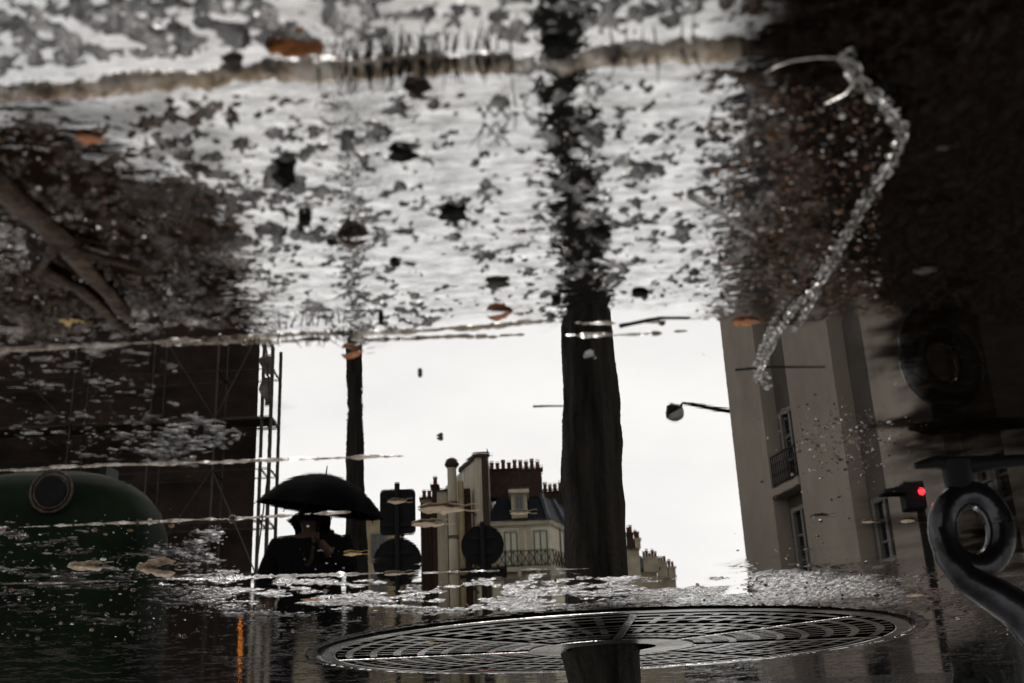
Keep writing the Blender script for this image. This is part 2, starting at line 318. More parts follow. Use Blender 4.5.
# loose grit, denser in the soil
def grit(n,seed):
    rs=np.random.RandomState(seed); b=MB()
    ph=(1+5**.5)/2; ico=[(-1,ph,0),(1,ph,0),(-1,-ph,0),(1,-ph,0),(0,-1,ph),(0,1,ph),(0,-1,-ph),(0,1,-ph),(ph,0,-1),(ph,0,1),(-ph,0,-1),(-ph,0,1)]
    fc=[(0,11,5),(0,5,1),(0,1,7),(0,7,10),(0,10,11),(1,5,9),(5,11,4),(11,10,2),(10,7,6),(7,1,8),(3,9,4),(3,4,2),(3,2,6),(3,6,8),(3,8,9),(4,9,5),(2,4,11),(6,2,10),(8,6,7),(9,8,1)]
    ico=np.array(ico)/1.9
    def zone(kind):
        if kind==0: return rs.uniform(700,880),rs.uniform(85,300),rs.uniform(.0006,.0020)
        if kind==1: return rs.uniform(-20,260),rs.uniform(95,345),rs.uniform(.0006,.0018)
        if kind==2: return rs.uniform(0,1024),rs.uniform(580,640),rs.uniform(.0015,.004)
        if kind==3: return rs.normal(840,35),rs.normal(440,20),rs.uniform(.0008,.0022)
        if kind==4: return rs.uniform(250,740),rs.uniform(60,335),rs.uniform(.0007,.0022)
        if kind==5: return rs.uniform(0,350),rs.uniform(515,575),rs.uniform(.0012,.003)
        if kind==6: return rs.uniform(300,740),rs.uniform(345,570),rs.uniform(.0008,.002)
        return rs.uniform(730,1024),rs.uniform(470,620),rs.uniform(.0012,.0035)
    kinds=rs.choice(8,n,p=[.34,.19,.16,.13,.03,.06,.004,.086])
    Q=[(k,)+zone(k) for k in kinds]; gx=np.array([G(q[1],q[2])[:] for q in Q]); hz=fields(gx[:,0],gx[:,1])[0]
    for (k,px,py,r),g_,hq in zip(Q,gx,hz):
        g=Vector(g_)
        if hq<-.0025 and rs.rand()<.9: continue
        if math.hypot(g.x-CX,g.y-CY)<GR+.02: continue
        s=r*rs.uniform(.6,1.3,3)*rs.choice([.6,1,1.7],p=[.5,.35,.15]); s[2]*=.7; a=rs.uniform(0,6.28); ca,sa=math.cos(a),math.sin(a)
        v=ico*s*rs.uniform(.75,1.25,(12,1)); v=np.stack([v[:,0]*ca-v[:,1]*sa+g.x,v[:,0]*sa+v[:,1]*ca+g.y,v[:,2]+max(hq+r*.2,-r*.15)],-1)
        kk=len(b.v); b.v+=v.tolist(); b.f+=[(x+kk,y+kk,z+kk) for x,y,z in fc]
    return b
m_grit,N,L=nodes('wet_grit'); gi=N.new('ShaderNodeNewGeometry'); b_=N.new('ShaderNodeBsdfPrincipled')
L.new(ramp(N,L,gi.outputs['Random Per Island'],[(0,(.006,.005,.004)),(.5,(.035,.018,.010)),(.78,(.16,.07,.03)),(.92,(.22,.17,.14)),(1,(.6,.57,.54))]),b_.inputs['Base Color'])
b_.inputs['Roughness'].default_value=.2; b_.inputs['Specular IOR Level'].default_value=.5
out=N.new('ShaderNodeOutputMaterial'); L.new(b_.outputs[0],out.inputs[0])
o=grit(5200,5).build('loose_grit',m_grit); props(o,'loose wet sand grains and grit strewn over the flooded paving','grit',kind='stuff')

# ------------------------------------------------------------------ tree grate and pit
pitm=mat('pit_soil',(.012,.010,.008),.6,noise=.5,nscale=30,bump=1,bscale=60)
o=MB().lathe([(.001,-.05),(GR+.0,-.05),(GR+.0,-.048),(.135,-.048),(.13,-.008),(.001,-.012)],(CX,CY,0),64).build('tree_pit_soil',pitm); o['kind']='structure'
gr=empty('tree_grate',(CX,CY,0),'round cast iron grate around the foot of the tree trunk','tree grate')
def ring(b,r0,r1,z0,z1,seg=96,a0=0,a1=2*math.pi):
    n=seg; full=abs(a1-a0-2*math.pi)<1e-6; k=len(b.v); cnt=n if full else n+1
    for i in range(cnt):
        t=a0+(a1-a0)*i/n; c_,s_=math.cos(t),math.sin(t)
        for r,z in((r0,z0),(r1,z0),(r1,z1),(r0,z1)): b.v.append((r*c_,r*s_,z))
    for i in range(n):
        A=k+4*i; B=k+4*((i+1)%cnt)
        for j in range(4): b.f.append((A+j,A+(j+1)%4,B+(j+1)%4,B+j))
    return b
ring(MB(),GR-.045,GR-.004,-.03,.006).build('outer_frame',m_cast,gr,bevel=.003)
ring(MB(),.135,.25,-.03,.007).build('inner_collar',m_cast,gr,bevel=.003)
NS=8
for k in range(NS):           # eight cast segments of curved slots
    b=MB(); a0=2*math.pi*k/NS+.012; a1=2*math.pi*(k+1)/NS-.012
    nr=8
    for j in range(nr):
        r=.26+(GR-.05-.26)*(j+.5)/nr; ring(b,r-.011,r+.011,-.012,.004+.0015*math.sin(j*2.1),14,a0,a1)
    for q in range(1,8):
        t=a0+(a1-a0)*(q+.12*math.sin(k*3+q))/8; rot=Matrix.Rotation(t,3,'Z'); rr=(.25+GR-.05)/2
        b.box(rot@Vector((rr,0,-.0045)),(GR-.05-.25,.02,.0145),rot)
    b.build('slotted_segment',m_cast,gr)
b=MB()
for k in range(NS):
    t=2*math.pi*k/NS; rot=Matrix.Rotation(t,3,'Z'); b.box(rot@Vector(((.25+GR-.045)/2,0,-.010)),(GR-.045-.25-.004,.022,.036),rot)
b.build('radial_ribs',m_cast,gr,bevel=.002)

# ------------------------------------------------------------------ trees
def tree(name,base,axis,rads,label,seg=20,limbs=6,seed=1,top=6.5,flare=1.25):
    rs=random.Random(seed); root=empty(name,base,label,'tree','bare street trees beside the puddle')
    # axis: list of (dx,dz); extend to the fork
    b=MB(); pts=[];rad=[]
    n=60
    zs=[a[2] for a in axis]
    for i in range(n+1):
        z=zs[-1]*i/n
        j=max(0,min(len(axis)-2,sum(1 for q in zs if q<=z)-1)); t=(z-zs[j])/(zs[j+1]-zs[j])
        p=Vector(axis[j]).lerp(Vector(axis[j+1]),t); r=rads[j]*(1-t)+rads[j+1]*t
        r*=1+.05*math.sin(z*7+seed)+rs.uniform(-.02,.02)+ (flare-1)*math.exp(-z/.12)
        pts.append(p+Vector((rs.uniform(-.004,.004),0,0))); rad.append(r)
    b.tube(pts,rad,seg)
    # bark ridges
    rr=np.random.RandomState(seed)
    for i in range(len(pts)):
        for j in range(seg):
            v=Vector(b.v[i*seg+j]); c=pts[i]; k=1+.05*math.sin(j*2.7+seed)+rr.uniform(-.03,.03); b.v[i*seg+j]=tuple(c+(v-c)*k)
    b.build('trunk',m_bark,root,smooth=True)
    lb=MB(); tip=pts[-1]
    def grow(p,d,r,ln,lev):
        q=[p]; rd=[r]
        for s in range(5):
            d=(d+Vector((rs.uniform(-.22,.22),rs.uniform(-.22,.22),rs.uniform(-.05,.2)))).normalized(); p=p+d*ln/5; q.append(p); rd.append(r*(1-.13*(s+1)))
        lb.tube(q,rd,6)
        if lev>0:
            for m_ in range(3):
                k=rs.randint(2,5); dd=(d+Vector((rs.uniform(-1,1),rs.uniform(-1,1),rs.uniform(0,.8)))).normalized(); grow(q[k],dd,rd[k]*.6,ln*.62,lev-1)
    for i in range(limbs):
        a=6.28*i/limbs+rs.uniform(-.3,.3); grow(tip-Vector((0,0,rs.uniform(0,.5))),Vector((math.cos(a)*.6,math.sin(a)*.6,1)).normalized(),rads[-1]*.55,1.8,3)
    lb.build('limbs',m_bark,root,smooth=True)
    return root
tb=G(600,650); tb.z=-.045
D0=tb.y
ax=[];rd=[]
for (px,py,w) in ((600,648,74),(599,600,66),(597,575,61),(592,470,56),(590,380,52),(584,260,50),(566,120,46),(562,20,46)):
    p=M(px,py,D0); q0=M(px-w/2,py,D0); q1=M(px+w/2,py,D0); ax.append((p.x-tb.x,0,p.z-tb.z)); rd.append(abs(q0.x-q1.x)/2)
ax[0]=(ax[0][0],0,0); ax.append((ax[-1][0]+.1,0.1,4.3)); rd.append(rd[-1]*.85)
tree('street_tree',tb,ax,rd,'thick dark tree trunk rising from the iron grate, mirrored as the wide black column',28,6,3,flare=1.12)
DL=10.6; base=M(352,760,DL); base.z=0
ax=[(0,0,0)];rd=[.125]
for (px,py,w) in ((357,575,24),(356,530,21),(355,470,18),(355,400,16),(353,310,16),(350,180,14)):
    p=M(px,py,DL); q0=M(px-w/2,py,DL); q1=M(px+w/2,py,DL)
    if len(ax)==1: base.x=p.x
    ax.append((p.x-base.x,0,p.z)); rd.append(abs(q0.x-q1.x)/2)
tree('street_tree',base,ax,rd,'slender dark tree trunk standing right behind the umbrella, mirrored as the thin column',14,5,9,flare=1.2)

# ------------------------------------------------------------------ cream mansard building
root=empty('apartment_building',M(515,575,100)*1,'cream corner apartment house with slate mansard roof, dormer and iron balcony','building'); root.location.z=0
r=rel(root)
def xz(px,py,D): p=M(px,py,D); return p.x-root.location.x,p.z
zb=xz(515,569,100)[1]; ze=xz(515,526,100)[1]; zr=xz(515,490,100)[1]; zch=xz(515,471,100)[1]
A=r(M(487,545,100)); B=r(M(550,545,100)); Cc=r(M(600,545,112)); E_=r(M(488,545,122)); 
fp=[A,B,Cc,Vector((E_.x,E_.y,0))]
MB().prism(fp,0,ze).build('wall',m_cream,root)
cen=sum((Vector((p.x,p.y,0)) for p in fp),Vector())/4
def infl(fp,k): return [Vector((p.x,p.y,0))+(Vector((p.x,p.y,0))-cen).normalized()*k for p in fp]
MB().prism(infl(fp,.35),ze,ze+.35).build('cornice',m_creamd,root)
# mansard: lower slope
f0=infl(fp,.1); f1=infl(fp,-2.6)
rf=MB(); n=4; rf.add([(p.x,p.y,ze+.35) for p in f0]+[(p.x,p.y,zr) for p in f1],[(0,1,5,4),(1,2,6,5),(2,3,7,6),(3,0,4,7),(4,5,6,7)])
rfo=rf.build('roof',m_slate,root)
# zinc hips on the side slope
b=MB()
for t in (0,.33,.66):
    b=MB(); p0=Vector((f0[1].x,f0[1].y,ze+.4)).lerp(Vector((f0[2].x,f0[2].y,ze+.4)),t); p1=Vector((f1[1].x,f1[1].y,zr)).lerp(Vector((f1[2].x,f1[2].y,zr)),t); b.tube([p0+Vector((0,-.15,.05)),p1+Vector((0,-.15,.05))],.22,5); b.build('zinc_flashing',m_zinc,rfo)
# dormer
x0=xz(511,500,98.5)[0]; x1=xz(527,500,98.5)[0]; dz0=xz(519,516,98.5)[1]; dz1=xz(519,492,98.5)[1]
yy=-1.0; xm=(x0+x1)/2; w=abs(x0-x1)
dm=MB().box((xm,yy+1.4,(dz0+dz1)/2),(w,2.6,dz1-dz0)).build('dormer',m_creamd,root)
MB().box((xm,yy-.02+1.2,dz1+.15),(w+.4,3.2,.3)).build('dormer_roof',m_cream,dm)
def window(x,y,z0,z1,w,parent,sh=False,rot=None,o=Vector((0,0,0))):
    fm=MB(); R=rot or Matrix.Identity(3)
    def bx(b,cx,cy,cz,s): b.box(o+R@Vector((x+cx,y+cy,cz)),s,R)
    hh=z1-z0; zc=(z0+z1)/2
    bx(fm,-w/2,0,zc,(.12,.14,hh)); bx(fm,w/2,0,zc,(.12,.14,hh)); bx(fm,0,0,z1,(w+.12,.16,.12)); bx(fm,0,-.03,z0,(w+.3,.3,.12)); bx(fm,0,0,zc,(.09,.12,hh-.13))
    if not sh:
        for k in(.33,.66): bx(fm,0,.02,z0+hh*k,(w-.13,.08,.05))
    f=fm.build('window_frame',m_frame,parent)
    g=MB()
    if sh:
        nsl=22
        for sx in(-1,1):
            bx(g,sx*w/4,.035,zc,(w/2-.12,.02,hh-.14))
            for q in range(5): bx(g,sx*w/4+(q-2)*(w/2-.16)/5,.0,zc,(.05,.05,hh-.16))
        g.build('shutter',m_shut,f)
    else:
        bx(g,0,.05,zc,(w-.14,.02,hh-.14)); g.build('pane',m_glass,f)
    return f
window(xm,yy+.02,dz0+.4,dz1-.3,w-.8,dm)
# front windows with closed shutters
for (pa,pb) in ((492,502),(503.5,518),(533,548)):
    xa=xz(pa,540,99.9)[0]; xb=xz(pb,540,99.9)[0]
    if pa<495: continue
    window((xa+xb)/2,-.06,xz(515,567,100)[1]+.05,xz(515,532,100)[1],abs(xa-xb)-.2,root,True)
b=MB(); 
for px in (522,529,):
    xq=xz(px,540,99.9)[0]; b.box((xq,-.05,(zb+ze)/2),(.35,.12,ze-zb))
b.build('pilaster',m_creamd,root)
dirs=(Cc-B); L_=dirs.length; ang=math.atan2(dirs.y,dirs.x); Rm=Matrix.Rotation(ang,3,'Z'); Bo=Vector((B.x,B.y,0))
# side face windows: local frame along B->C with outside = -y of rotated frame sign check
outn=Rm@Vector((0,-1,0)); sgn=1 if outn.y<0 else -1
if sgn<0: Rm=Matrix.Rotation(ang+math.pi,3,'Z')
for t in (3.2,7.5,11.5):
    o_=Bo+dirs.normalized()*t
    window(0,-.06,xz(515,567,100)[1]+.05,xz(515,532,100)[1],1.5,root,True,Rm,o_)
for lev in (1,2,3,4,5):   # lower floors
    for (pa,pb) in ((503.5,518),(533,548)):
        xa=xz(pa,540,99.9)[0]; xb=xz(pb,540,99.9)[0]; zz=zb-lev*3.1
        if zz>1: window((xa+xb)/2,-.06,zz+.2,zz+2.2,1.3,root)
# balcony
bl=MB(); inf=infl(fp,1.1)[:3]; 
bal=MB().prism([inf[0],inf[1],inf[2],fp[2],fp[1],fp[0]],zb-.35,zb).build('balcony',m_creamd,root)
b=MB(); b2=MB()
for (p,q) in ((inf[0],inf[1]),(inf[1],inf[2])):
    p=Vector((p.x,p.y,zb));q=Vector((q.x,q.y,zb)); ln=(q-p).length; n=int(ln/.62)
    b.tube([p+Vector((0,0,1.35)),q+Vector((0,0,1.35))],.07,5); b.tube([p+Vector((0,0,.12)),q+Vector((0,0,.12))],.05,5)
    for i in range(n):
        a=p.lerp(q,i/n); c_=p.lerp(q,(i+1)/n)
        b.tube([a+Vector((0,0,.1)),c_+Vector((0,0,1.3))],.045,4); b.tube([c_+Vector((0,0,.1)),a+Vector((0,0,1.3))],.045,4)
        b.tube([a+Vector((0,0,0)),a+Vector((0,0,1.35))],.03,4)
    for i in range(int(ln/1.6)+1):
        a=p.lerp(q,min(1,i*1.6/ln)); MB().box(a+Vector((0,.35,-.6)),(.3,.7,.5)).build('bracket',m_creamd,bal)
b.build('railing',m_iron,bal)
# chimney stacks
def stack(parent,px0,px1,pyb,pyt,D,n,name='chimney',hpot=.9,m=m_brown,dep=1.6):
    a=M(px0,(pyb+pyt)/2,D)-root.location; c_=M(px1,(pyb+pyt)/2,D)-root.location
    z0=M((px0+px1)/2,pyb,D).z; z1=M((px0+px1)/2,pyt,D).z
    s=MB().box(((a.x+c_.x)/2,a.y,(z0+z1)/2),(abs(a.x-c_.x),dep,z1-z0)); s.box(((a.x+c_.x)/2,a.y,z1+.1),(abs(a.x-c_.x)+.3,dep+.3,.2)); o=s.build(name,m,parent)
    for i in range(n):
        x=a.x+(c_.x-a.x)*(i+.6)/(n+.2); hh=hpot*random.uniform(.75,1.25)
        MB().lathe([(.2,z1+.2),(.16,z1+.2+hh*.6),(.21,z1+.2+hh*.9),(.21,z1+.2+hh)],(x,a.y,0),8).build('chimney_pot',m_pot,o)
    return o
stack(root,489,542,499,472,103,9)
stack(root,543,574,520,493,110,6)
b=MB(); p=r(M(487,455,100)); b.tube([(p.x,1,zch-1),(p.x,1,zch+2.4)],.05,5); b.tube([(p.x-.5,1,zch+1.8),(p.x+.5,1,zch+1.8)],.03,4); b.build('aerial',m_iron,root)
# party wall slab to the left of it
root=empty('party_wall_building',Vector((M(475,560,104).x,104,0)),'tall pale blank gable wall with dark streaks and a painted corner shadow left of the mansard roof','building')
r=rel(root); a=r(M(490,520,99.3)); c_=r(M(478,520,100.5)); e=r(M(462,520,116)); g_=r(M(470,520,124))
fz=lambda px,py,D: M(px,py,D).z
f4=[Vector((a.x,a.y)),Vector((c_.x,c_.y)),Vector((e.x,e.y)),Vector((g_.x+3,g_.y)),Vector((a.x-.2,a.y+14))]
f4=[Vector((v.x,v.y,0)) for v in f4]
zt=[fz(489,457,99.3),fz(478,457,100.5),fz(462,472,116),fz(462,472,116),fz(489,457,99.3)]
MB().prism(f4,0,zt).build('wall',m_party,root)
b=MB(); b.tube([f4[0]+Vector((0,-.1,zt[0]+.15)),f4[1]+Vector((0,-.1,zt[1]+.15)),f4[2]+Vector((0,-.1,zt[2]+.15))],.3,5); b.build('coping',m_brown,root)
fm_=f4[0].lerp(f4[1],.55); b=MB(); b.prism([f4[0]+Vector((.1,-.25,0)),fm_+Vector((0,-.25,0)),fm_+Vector((0,-.05,0)),f4[0]+Vector((.1,-.05,0))],0,[z-.3 for z in (zt[0],zt[1],zt[1],zt[0])]); b.build('corner_shadow_strip',m_brown,root)  # dark strip painted in for the shadow at the wall corner
b=MB()
for k,(sx,zz) in enumerate(((.25,.86),(.6,.72),(.4,.6))):
    p0=f4[1].lerp(f4[2],.05)+Vector((.12,-.3,zt[1]*zz-1.5)); p1=f4[1].lerp(f4[2],.95)+Vector((.12,-.3,zt[2]*(zz)+.4)); b.tube([p0,p1],.09,5)
b.build('flashing_line',m_brown,root)
# narrow party-wall flues
def plain_house(name,px0,px1,pyt,D,m,label,cat='building',pots=0,dep=8,group=None,tube=False,roof=None):
    global root
    pa=M(px0,pyt+15,D); pb=M(px1,pyt+15,D); zt=M((px0+px1)/2,pyt,D).z
    root=empty(name,Vector(((pa.x+pb.x)/2,D,0)),label,cat,group)
    w=abs(pa.x-pb.x)
    MB().box((0,dep/2,zt/2),(w,dep,zt)).build('wall',m,root)
    MB().box((0,dep/2,zt+.15),(w+.3,dep+.3,.3)).build('coping',m_brown,root)
    for i in range(pots):
        MB().lathe([(.22,zt+.3),(.18,zt+.9),(.24,zt+1.2)],(-w/2+w*(i+.5)/pots,1,0),8).build('chimney_pot',m_pot,root)
    return root,w,zt
R1,w,zt=plain_house('chimney_wall',437,447,492,106,m_party,'narrow pale wall strip just left of the tall capped flue')
R1,w,zt=plain_house('chimney_wall',432,437.5,487,108,m_brown,'thin dark brown chimney wall left of the pale strip',pots=1)
R1,w,zt=plain_house('chimney_wall',421,431.5,500,112,m_party,'lowest and leftmost pale stepped chimney wall with clay pots',pots=2)
b=MB()
for q in(-.3,.05,.36): b.box((w*q,-.1,zt/2),(.35,.2,zt-.6))
b.build('flue_strip',m_brown,R1)
p=M(453,520,103); z1=M(453,465,103).z; root=empty('capped_flue',Vector((p.x,103,0)),'tall round pale flue pipe with domed cap beside the gable wall','chimney')
MB().tube([(0,0,0),(0,0,z1)],.42,14).build('flue_pipe',m_party,root,smooth=True)
MB().lathe([(.5,z1-.3),(.66,z1),(.66,z1+.15),(.5,z1+.45),(.25,z1+.65),(.05,z1+.7)],(0,0,0),14).build('cap',m_brown,root,smooth=True)
[MB().lathe([(.46,z1*k),(.47,z1*k+.2)],(0,0,0),14).build('clamp_band',m_brown,root) for k in (.5,.62,.74,.86)]
b=MB(); b.tube([(-.75,.3,0),(-.75,.3,z1-1.5)],.28,8); b.build('drain_pipe',m_tan,root,smooth=True)
b=MB(); b.box((-1.3,1.2,z1*.46),(.55,1.4,z1*.92)); b.build('brick_pier',m_brown,root)
# tan house between trunk and sign
R1,w,zt=plain_house('tan_house',362,392,519,90,m_tan,'tan rendered house glimpsed between the slender trunk and the square sign')
for k in range(4): window(-w*.05,-.06,zt-3.2-k*3.1,zt-1.2-k*3.1,1.1,R1); 
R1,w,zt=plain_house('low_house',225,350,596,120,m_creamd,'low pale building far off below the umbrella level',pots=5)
for k in range(9): window(-w/2+w*(k+.5)/9,-.06,zt-3,zt-1,1.2,R1)
R1,w,zt=plain_house('low_house',395,462,584,125,m_tan,'low tan building far off behind the round signs',pots=3)
for k in range(5): window(-w/2+w*(k+.5)/5,-.06,zt-3,zt-1,1.2,R1)
# skyline right of the trunk
R1,w,zt=plain_house('distant_house',622,640,548,140,m_creamd,'distant brown stack house just right of the thick trunk',pots=0)
stack(R1,627,633,549,535,140,2,m=m_brown); stack(R1,634.5,640,549,541,140,2,m=m_creamd)
R1,w,zt=plain_house('distant_house',636,658,572,150,m_creamd,'distant grey house with a zinc roof and four clay pots')
stack(R1,643,658,573,559.5,150,5,m=m_creamd)
b=MB(); zq=M(645,572,150).z; b.prism([Vector((-2,-.3,0)),Vector((2,-.3,0)),Vector((2,4,0)),Vector((-2,4,0))],zq+.3,[zq+.4,zq+3,zq+3,zq+.4]); b.build('zinc_roof',m_zinc,R1)
R1,w,zt=plain_house('distant_house',657,677,578,155,m_creamd,'farthest and lowest cream house of the skyline')
stack(R1,658,667,579,564,155,3,m=m_creamd); stack(R1,668,675,579,569,155,2,m=m_creamd)
R1,w,zt=plain_house('distant_house',676,770,612,170,m_brown,'long low dark roofline ahead of the grey building')

# ------------------------------------------------------------------ grey building on the right
P0=M(748,575,34); P0.z=0; dv=Vector((.264,1,0)).normalized()      # wall runs from P0 toward the viewer (-dv)
root=empty('apartment_building',P0,'large grey rendered apartment block with recessed bays, at the right','building')
ang=math.atan2(-dv.y,-dv.x); RW=Matrix.Rotation(ang,3,'Z')         # local +x = toward viewer along the wall
nrm=Vector((dv.y,-dv.x,0)); 
if nrm.dot(Vector((0,0,0))-P0)<0: nrm=-nrm
def wall_hit(px,py):
    d_=ray(px,py); d_=Vector((d_[0],d_[1],-d_[2])); o=Vector((0,0,-HC))
    t=(P0-o).dot(nrm)/d_.dot(nrm); h_=o+d_*t; return (h_-P0).dot(-dv),h_.z
for q in ((765,430),(795,430),(767,490),(790,478),(770,545),(803,548),(850,490),(885,482),(858,520),(960,400),(850,285),(740,290)): print('hit',q,[round(v,2) for v in wall_hit(*q)])
def wp(s,off,z): return -dv*s+nrm*off+Vector((0,0,z))
def wbox(b,s0,s1,o0,o1,z0,z1): return b.prism([wp(s0,o0,0),wp(s1,o0,0),wp(s1,o1,0),wp(s0,o1,0)],z0,z1)
LEN=22.0; ZT=13.5
c1a=wall_hit(767,450)[0]; c1b=wall_hit(796,450)[0]; c2a=wall_hit(852,500)[0]; c2b=wall_hit(888,500)[0]
bays=[(c1a,c1b),(c2a,c2b),(c2b+(c2a-c1b),c2b+(c2a-c1b)+(c2b-c2a)*1.2)]
print('bays',bays)
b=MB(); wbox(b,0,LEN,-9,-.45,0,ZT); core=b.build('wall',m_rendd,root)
b=MB(); s=0.0
for (a_,c_) in bays: wbox(b,s,a_,-.45,0,0,ZT); s=c_
wbox(b,s,LEN,-.45,0,0,ZT); b.build('pier',m_rend,root)
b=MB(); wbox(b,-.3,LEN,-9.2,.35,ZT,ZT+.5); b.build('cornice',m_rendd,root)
b=MB(); b.prism([wp(-.1,.2,0),wp(LEN,.2,0),wp(LEN,-9,0),wp(-.1,-9,0)],ZT+.5,[ZT+.5]*4)
b=MB(); v=[wp(-.2,.2,ZT+.5),wp(LEN,.2,ZT+.5),wp(LEN,-9,ZT+.5),wp(-.2,-9,ZT+.5),wp(.6,-1.8,ZT+9),wp(LEN,-1.8,ZT+9),wp(LEN,-8,ZT+9),wp(.6,-8,ZT+9)]
b.add(v,[(0,1,5,4),(1,2,6,5),(2,3,7,6),(3,0,4,7),(4,5,6,7)]); b.build('roof',m_dark,root)
zs1=wall_hit(780,484)[1]; fl=zs1-wall_hit(791,560)[1]; print('sill',zs1,'floor',fl)
fl=min(max(fl,2.8),3.4)
for bi,(a_,c_) in enumerate(bays):
    for k in range(-3,3):
        z0=zs1+k*fl + (0 if bi==0 else -.1)
        if z0<.5 or z0+2.2>ZT or (bi>0 and k!=-1) or k>0: continue
        sm=(a_+c_)/2+.1; w_=min(1.25,(c_-a_)*.62); zt_=z0+(2.05 if bi==0 else 1.5)
        b=MB(); Rr=RW if (RW@Vector((0,-1,0))).dot(nrm)>0 else Matrix.Rotation(ang+math.pi,3,'Z')
        f=window(0,-.08,z0,zt_,w_,root,False,Rr,wp(sm,-.45,0))
        s_=MB(); wbox(s_,a_+.004,c_-.004,-.45,.06,z0-.28,z0-.07); s_.build('sill',m_rend,f)
        if bi==0 and k==0 or k>0:
            rb=MB(); y0=-.02
            for zz in (z0+.05,z0+.85): rb.tube([wp(a_+.1,y0,zz),wp(c_-.1,y0,zz)],.03,5)
            n=12
            for i in range(n+1):
                s0=a_+.1+(c_-a_-.2)*i/n; rb.tube([wp(s0,y0,z0),wp(s0,y0,z0+.85)],.016,4)
                if i<n:
                    s1=a_+.1+(c_-a_-.2)*(i+.5)/n; rb.tube([wp(s1+.07*math.cos(t*.785),y0,z0+.45+.16*math.sin(t*.785)) for t in range(9)],.012,4)
            rb.build('guard_rail',m_iron,f)
# wall lantern
la=M(727,412,34.3); lc=M(675,413,34.3); 
root=empty('street_lamp',la,'wall mounted street lamp, round lantern on a thin arm off the grey building','street lamp'); r=rel(root)
b=MB(); kn=M(692,404.5,34.3); tp=M(683,403,34.3)
b.tube([la+Vector((-.6,0,-.1))-la,r(M(712,408,34.3)),r(kn),r(tp),r(M(680.5,406,34.3))],[.09,.075,.06,.05,.05],8); b.box(la-la+Vector((-.3,0,-.05)),(.12,.3,.7)); b.build('arm',m_iron,root,smooth=True)
lr=.29; c0=r(lc)
tilt=Matrix.Rotation(R_(28),3,'Y')
prof=[(.02,lr*1.15),(.1,lr*1.12),(lr*.5,lr*.9),(lr*.85,lr*.55),(lr*1.02,lr*.15),(lr*1.05,0)]
MB().lathe(prof,c0,20,tilt).build('lamp_hood',m_iron,root,smooth=True)
prof=[(lr*.98,-.01),(lr*.95,-lr*.3),(lr*.75,-lr*.65),(lr*.45,-lr*.88),(.02,-lr*.98)]
MB().lathe(prof,c0,20,tilt).build('glass_bowl',m_lampw,root,smooth=True)

# ------------------------------------------------------------------ scaffolded building on the left
DS=30.0; root=empty('scaffolded_building',Vector((M(120,560,DS).x,DS,0)),'dark stained building under scaffolding, at the left','building'); r=rel(root)
zt0=M(250,338,DS).z; xr=r(M(256,450,DS)).x; xl=r(M(-120,450,DS)).x
xk=xr*1.0+ (root.location.x+xr)/DS*9+1.2
fpz=[(xr,0),(xl,0),(xl,9),(xk,9)]
MB().prism(fpz,0,zt0).build('wall',m_scafw,root)
v=[(xr,0,zt0),(xl,0,zt0),(xl,9,zt0),(xr,9,zt0)]; pk=r(M(100,110,DS)); 
pr=MB(); e1=r(M(236,240,DS)); e2=r(M(165,190,DS)); e3=r(M(50,110,DS))
poly=[(xr-.05,zt0),(e1.x,e1.z),(e2.x,e2.z),(e3.x,e3.z),(xl,e3.z),(xl,zt0)]
vs=[(x,.02,z) for x,z in poly]+[(x+4.2,9,z) for x,z in poly]; n=len(poly)
pr.add(vs,[tuple(range(n)),tuple(range(n,2*n))[::-1]]+[(i,(i+1)%n,n+(i+1)%n,n+i) for i in range(n)]); pr.build('gable',m_scafw,root)
for i in range(5):
    for k in range(4):
        x=xr-(1.4+i*2.4)*(1 if xr>xl else -1); z0=zt0-2.9-k*3.0
        if abs(x-xr)<abs(xl-xr)-1 and z0>.4:
            if k==1 and i%2: window(x,-.06,z0,z0+1.6,.9,root).data.materials[0]=m_brown
# scaffold is its own thing
scf=empty('scaffold',root.location.copy(),'tube scaffolding with netting and boards on the dark building front','scaffold')
xs_=[r(M(q,450,DS-1.2)).x for q in (271,262,215,150,70,-30)]
yo,yi=-1.35,-.35
b=MB()
for i,x in enumerate(xs_):
    for y in (yo,yi): b.tube([(x,y,0),(x,y,zt0+(-.1 if i else -.6))],.045 if i<2 else .03,6)
b.build('standard_tubes',m_tube,scf)
b=MB(); lv=[zt0-.05-k*1.35 for k in range(int(zt0/1.35))]
for k,z in enumerate(lv):
    for y in (yo,yi): b.tube([(xs_[0],y,z-.02),(xs_[-1],y,z-.02)],.022 if k%2 else .032,5)
    for x in xs_[:3]: b.tube([(x,yo,z-.02),(x,yi,z-.02)],.03,5)
b.build('ledger_tubes',m_tube,scf)
b=MB()
for i in range(len(xs_)-1):
    for k in range(0,len(lv)-2,3): b.tube([(xs_[i],yo-.06,lv[k]),(xs_[i+1],yo-.06,lv[k+2])] if (i+k)%2 else [(xs_[i+1],yo-.06,lv[k]),(xs_[i],yo-.06,lv[k+2])],.02,5)
b.build('diagonal_braces',m_tube,scf)
for k in range(2,len(lv),3):
    MB().box(((xs_[0]+xs_[-1])/2,(yo+yi)/2,lv[k]+.04),(abs(xs_[0]-xs_[-1]),.8,.05)).build('plank_deck',m_board if k!=5 else m_net,scf)
# ragged netting hanging between the two outer standards, upper part
b=MB(); rows=20; z1=zt0-.3; z0=M(262,408,DS-1.2).z
for i in range(rows+1):
    t=i/rows; z=z1+(z0-z1)*t; wv=.06*math.sin(i*1.3)
    b.v+= [(xs_[0]+wv*.5,yo-.03,z),(xs_[1]+.1*math.sin(i*.9),yo-.10+wv,z)]
    if i and i not in(6,7,13): b.f.append((2*i-2,2*i-1,2*i+1,2*i))
b.build('debris_net',m_net,scf)
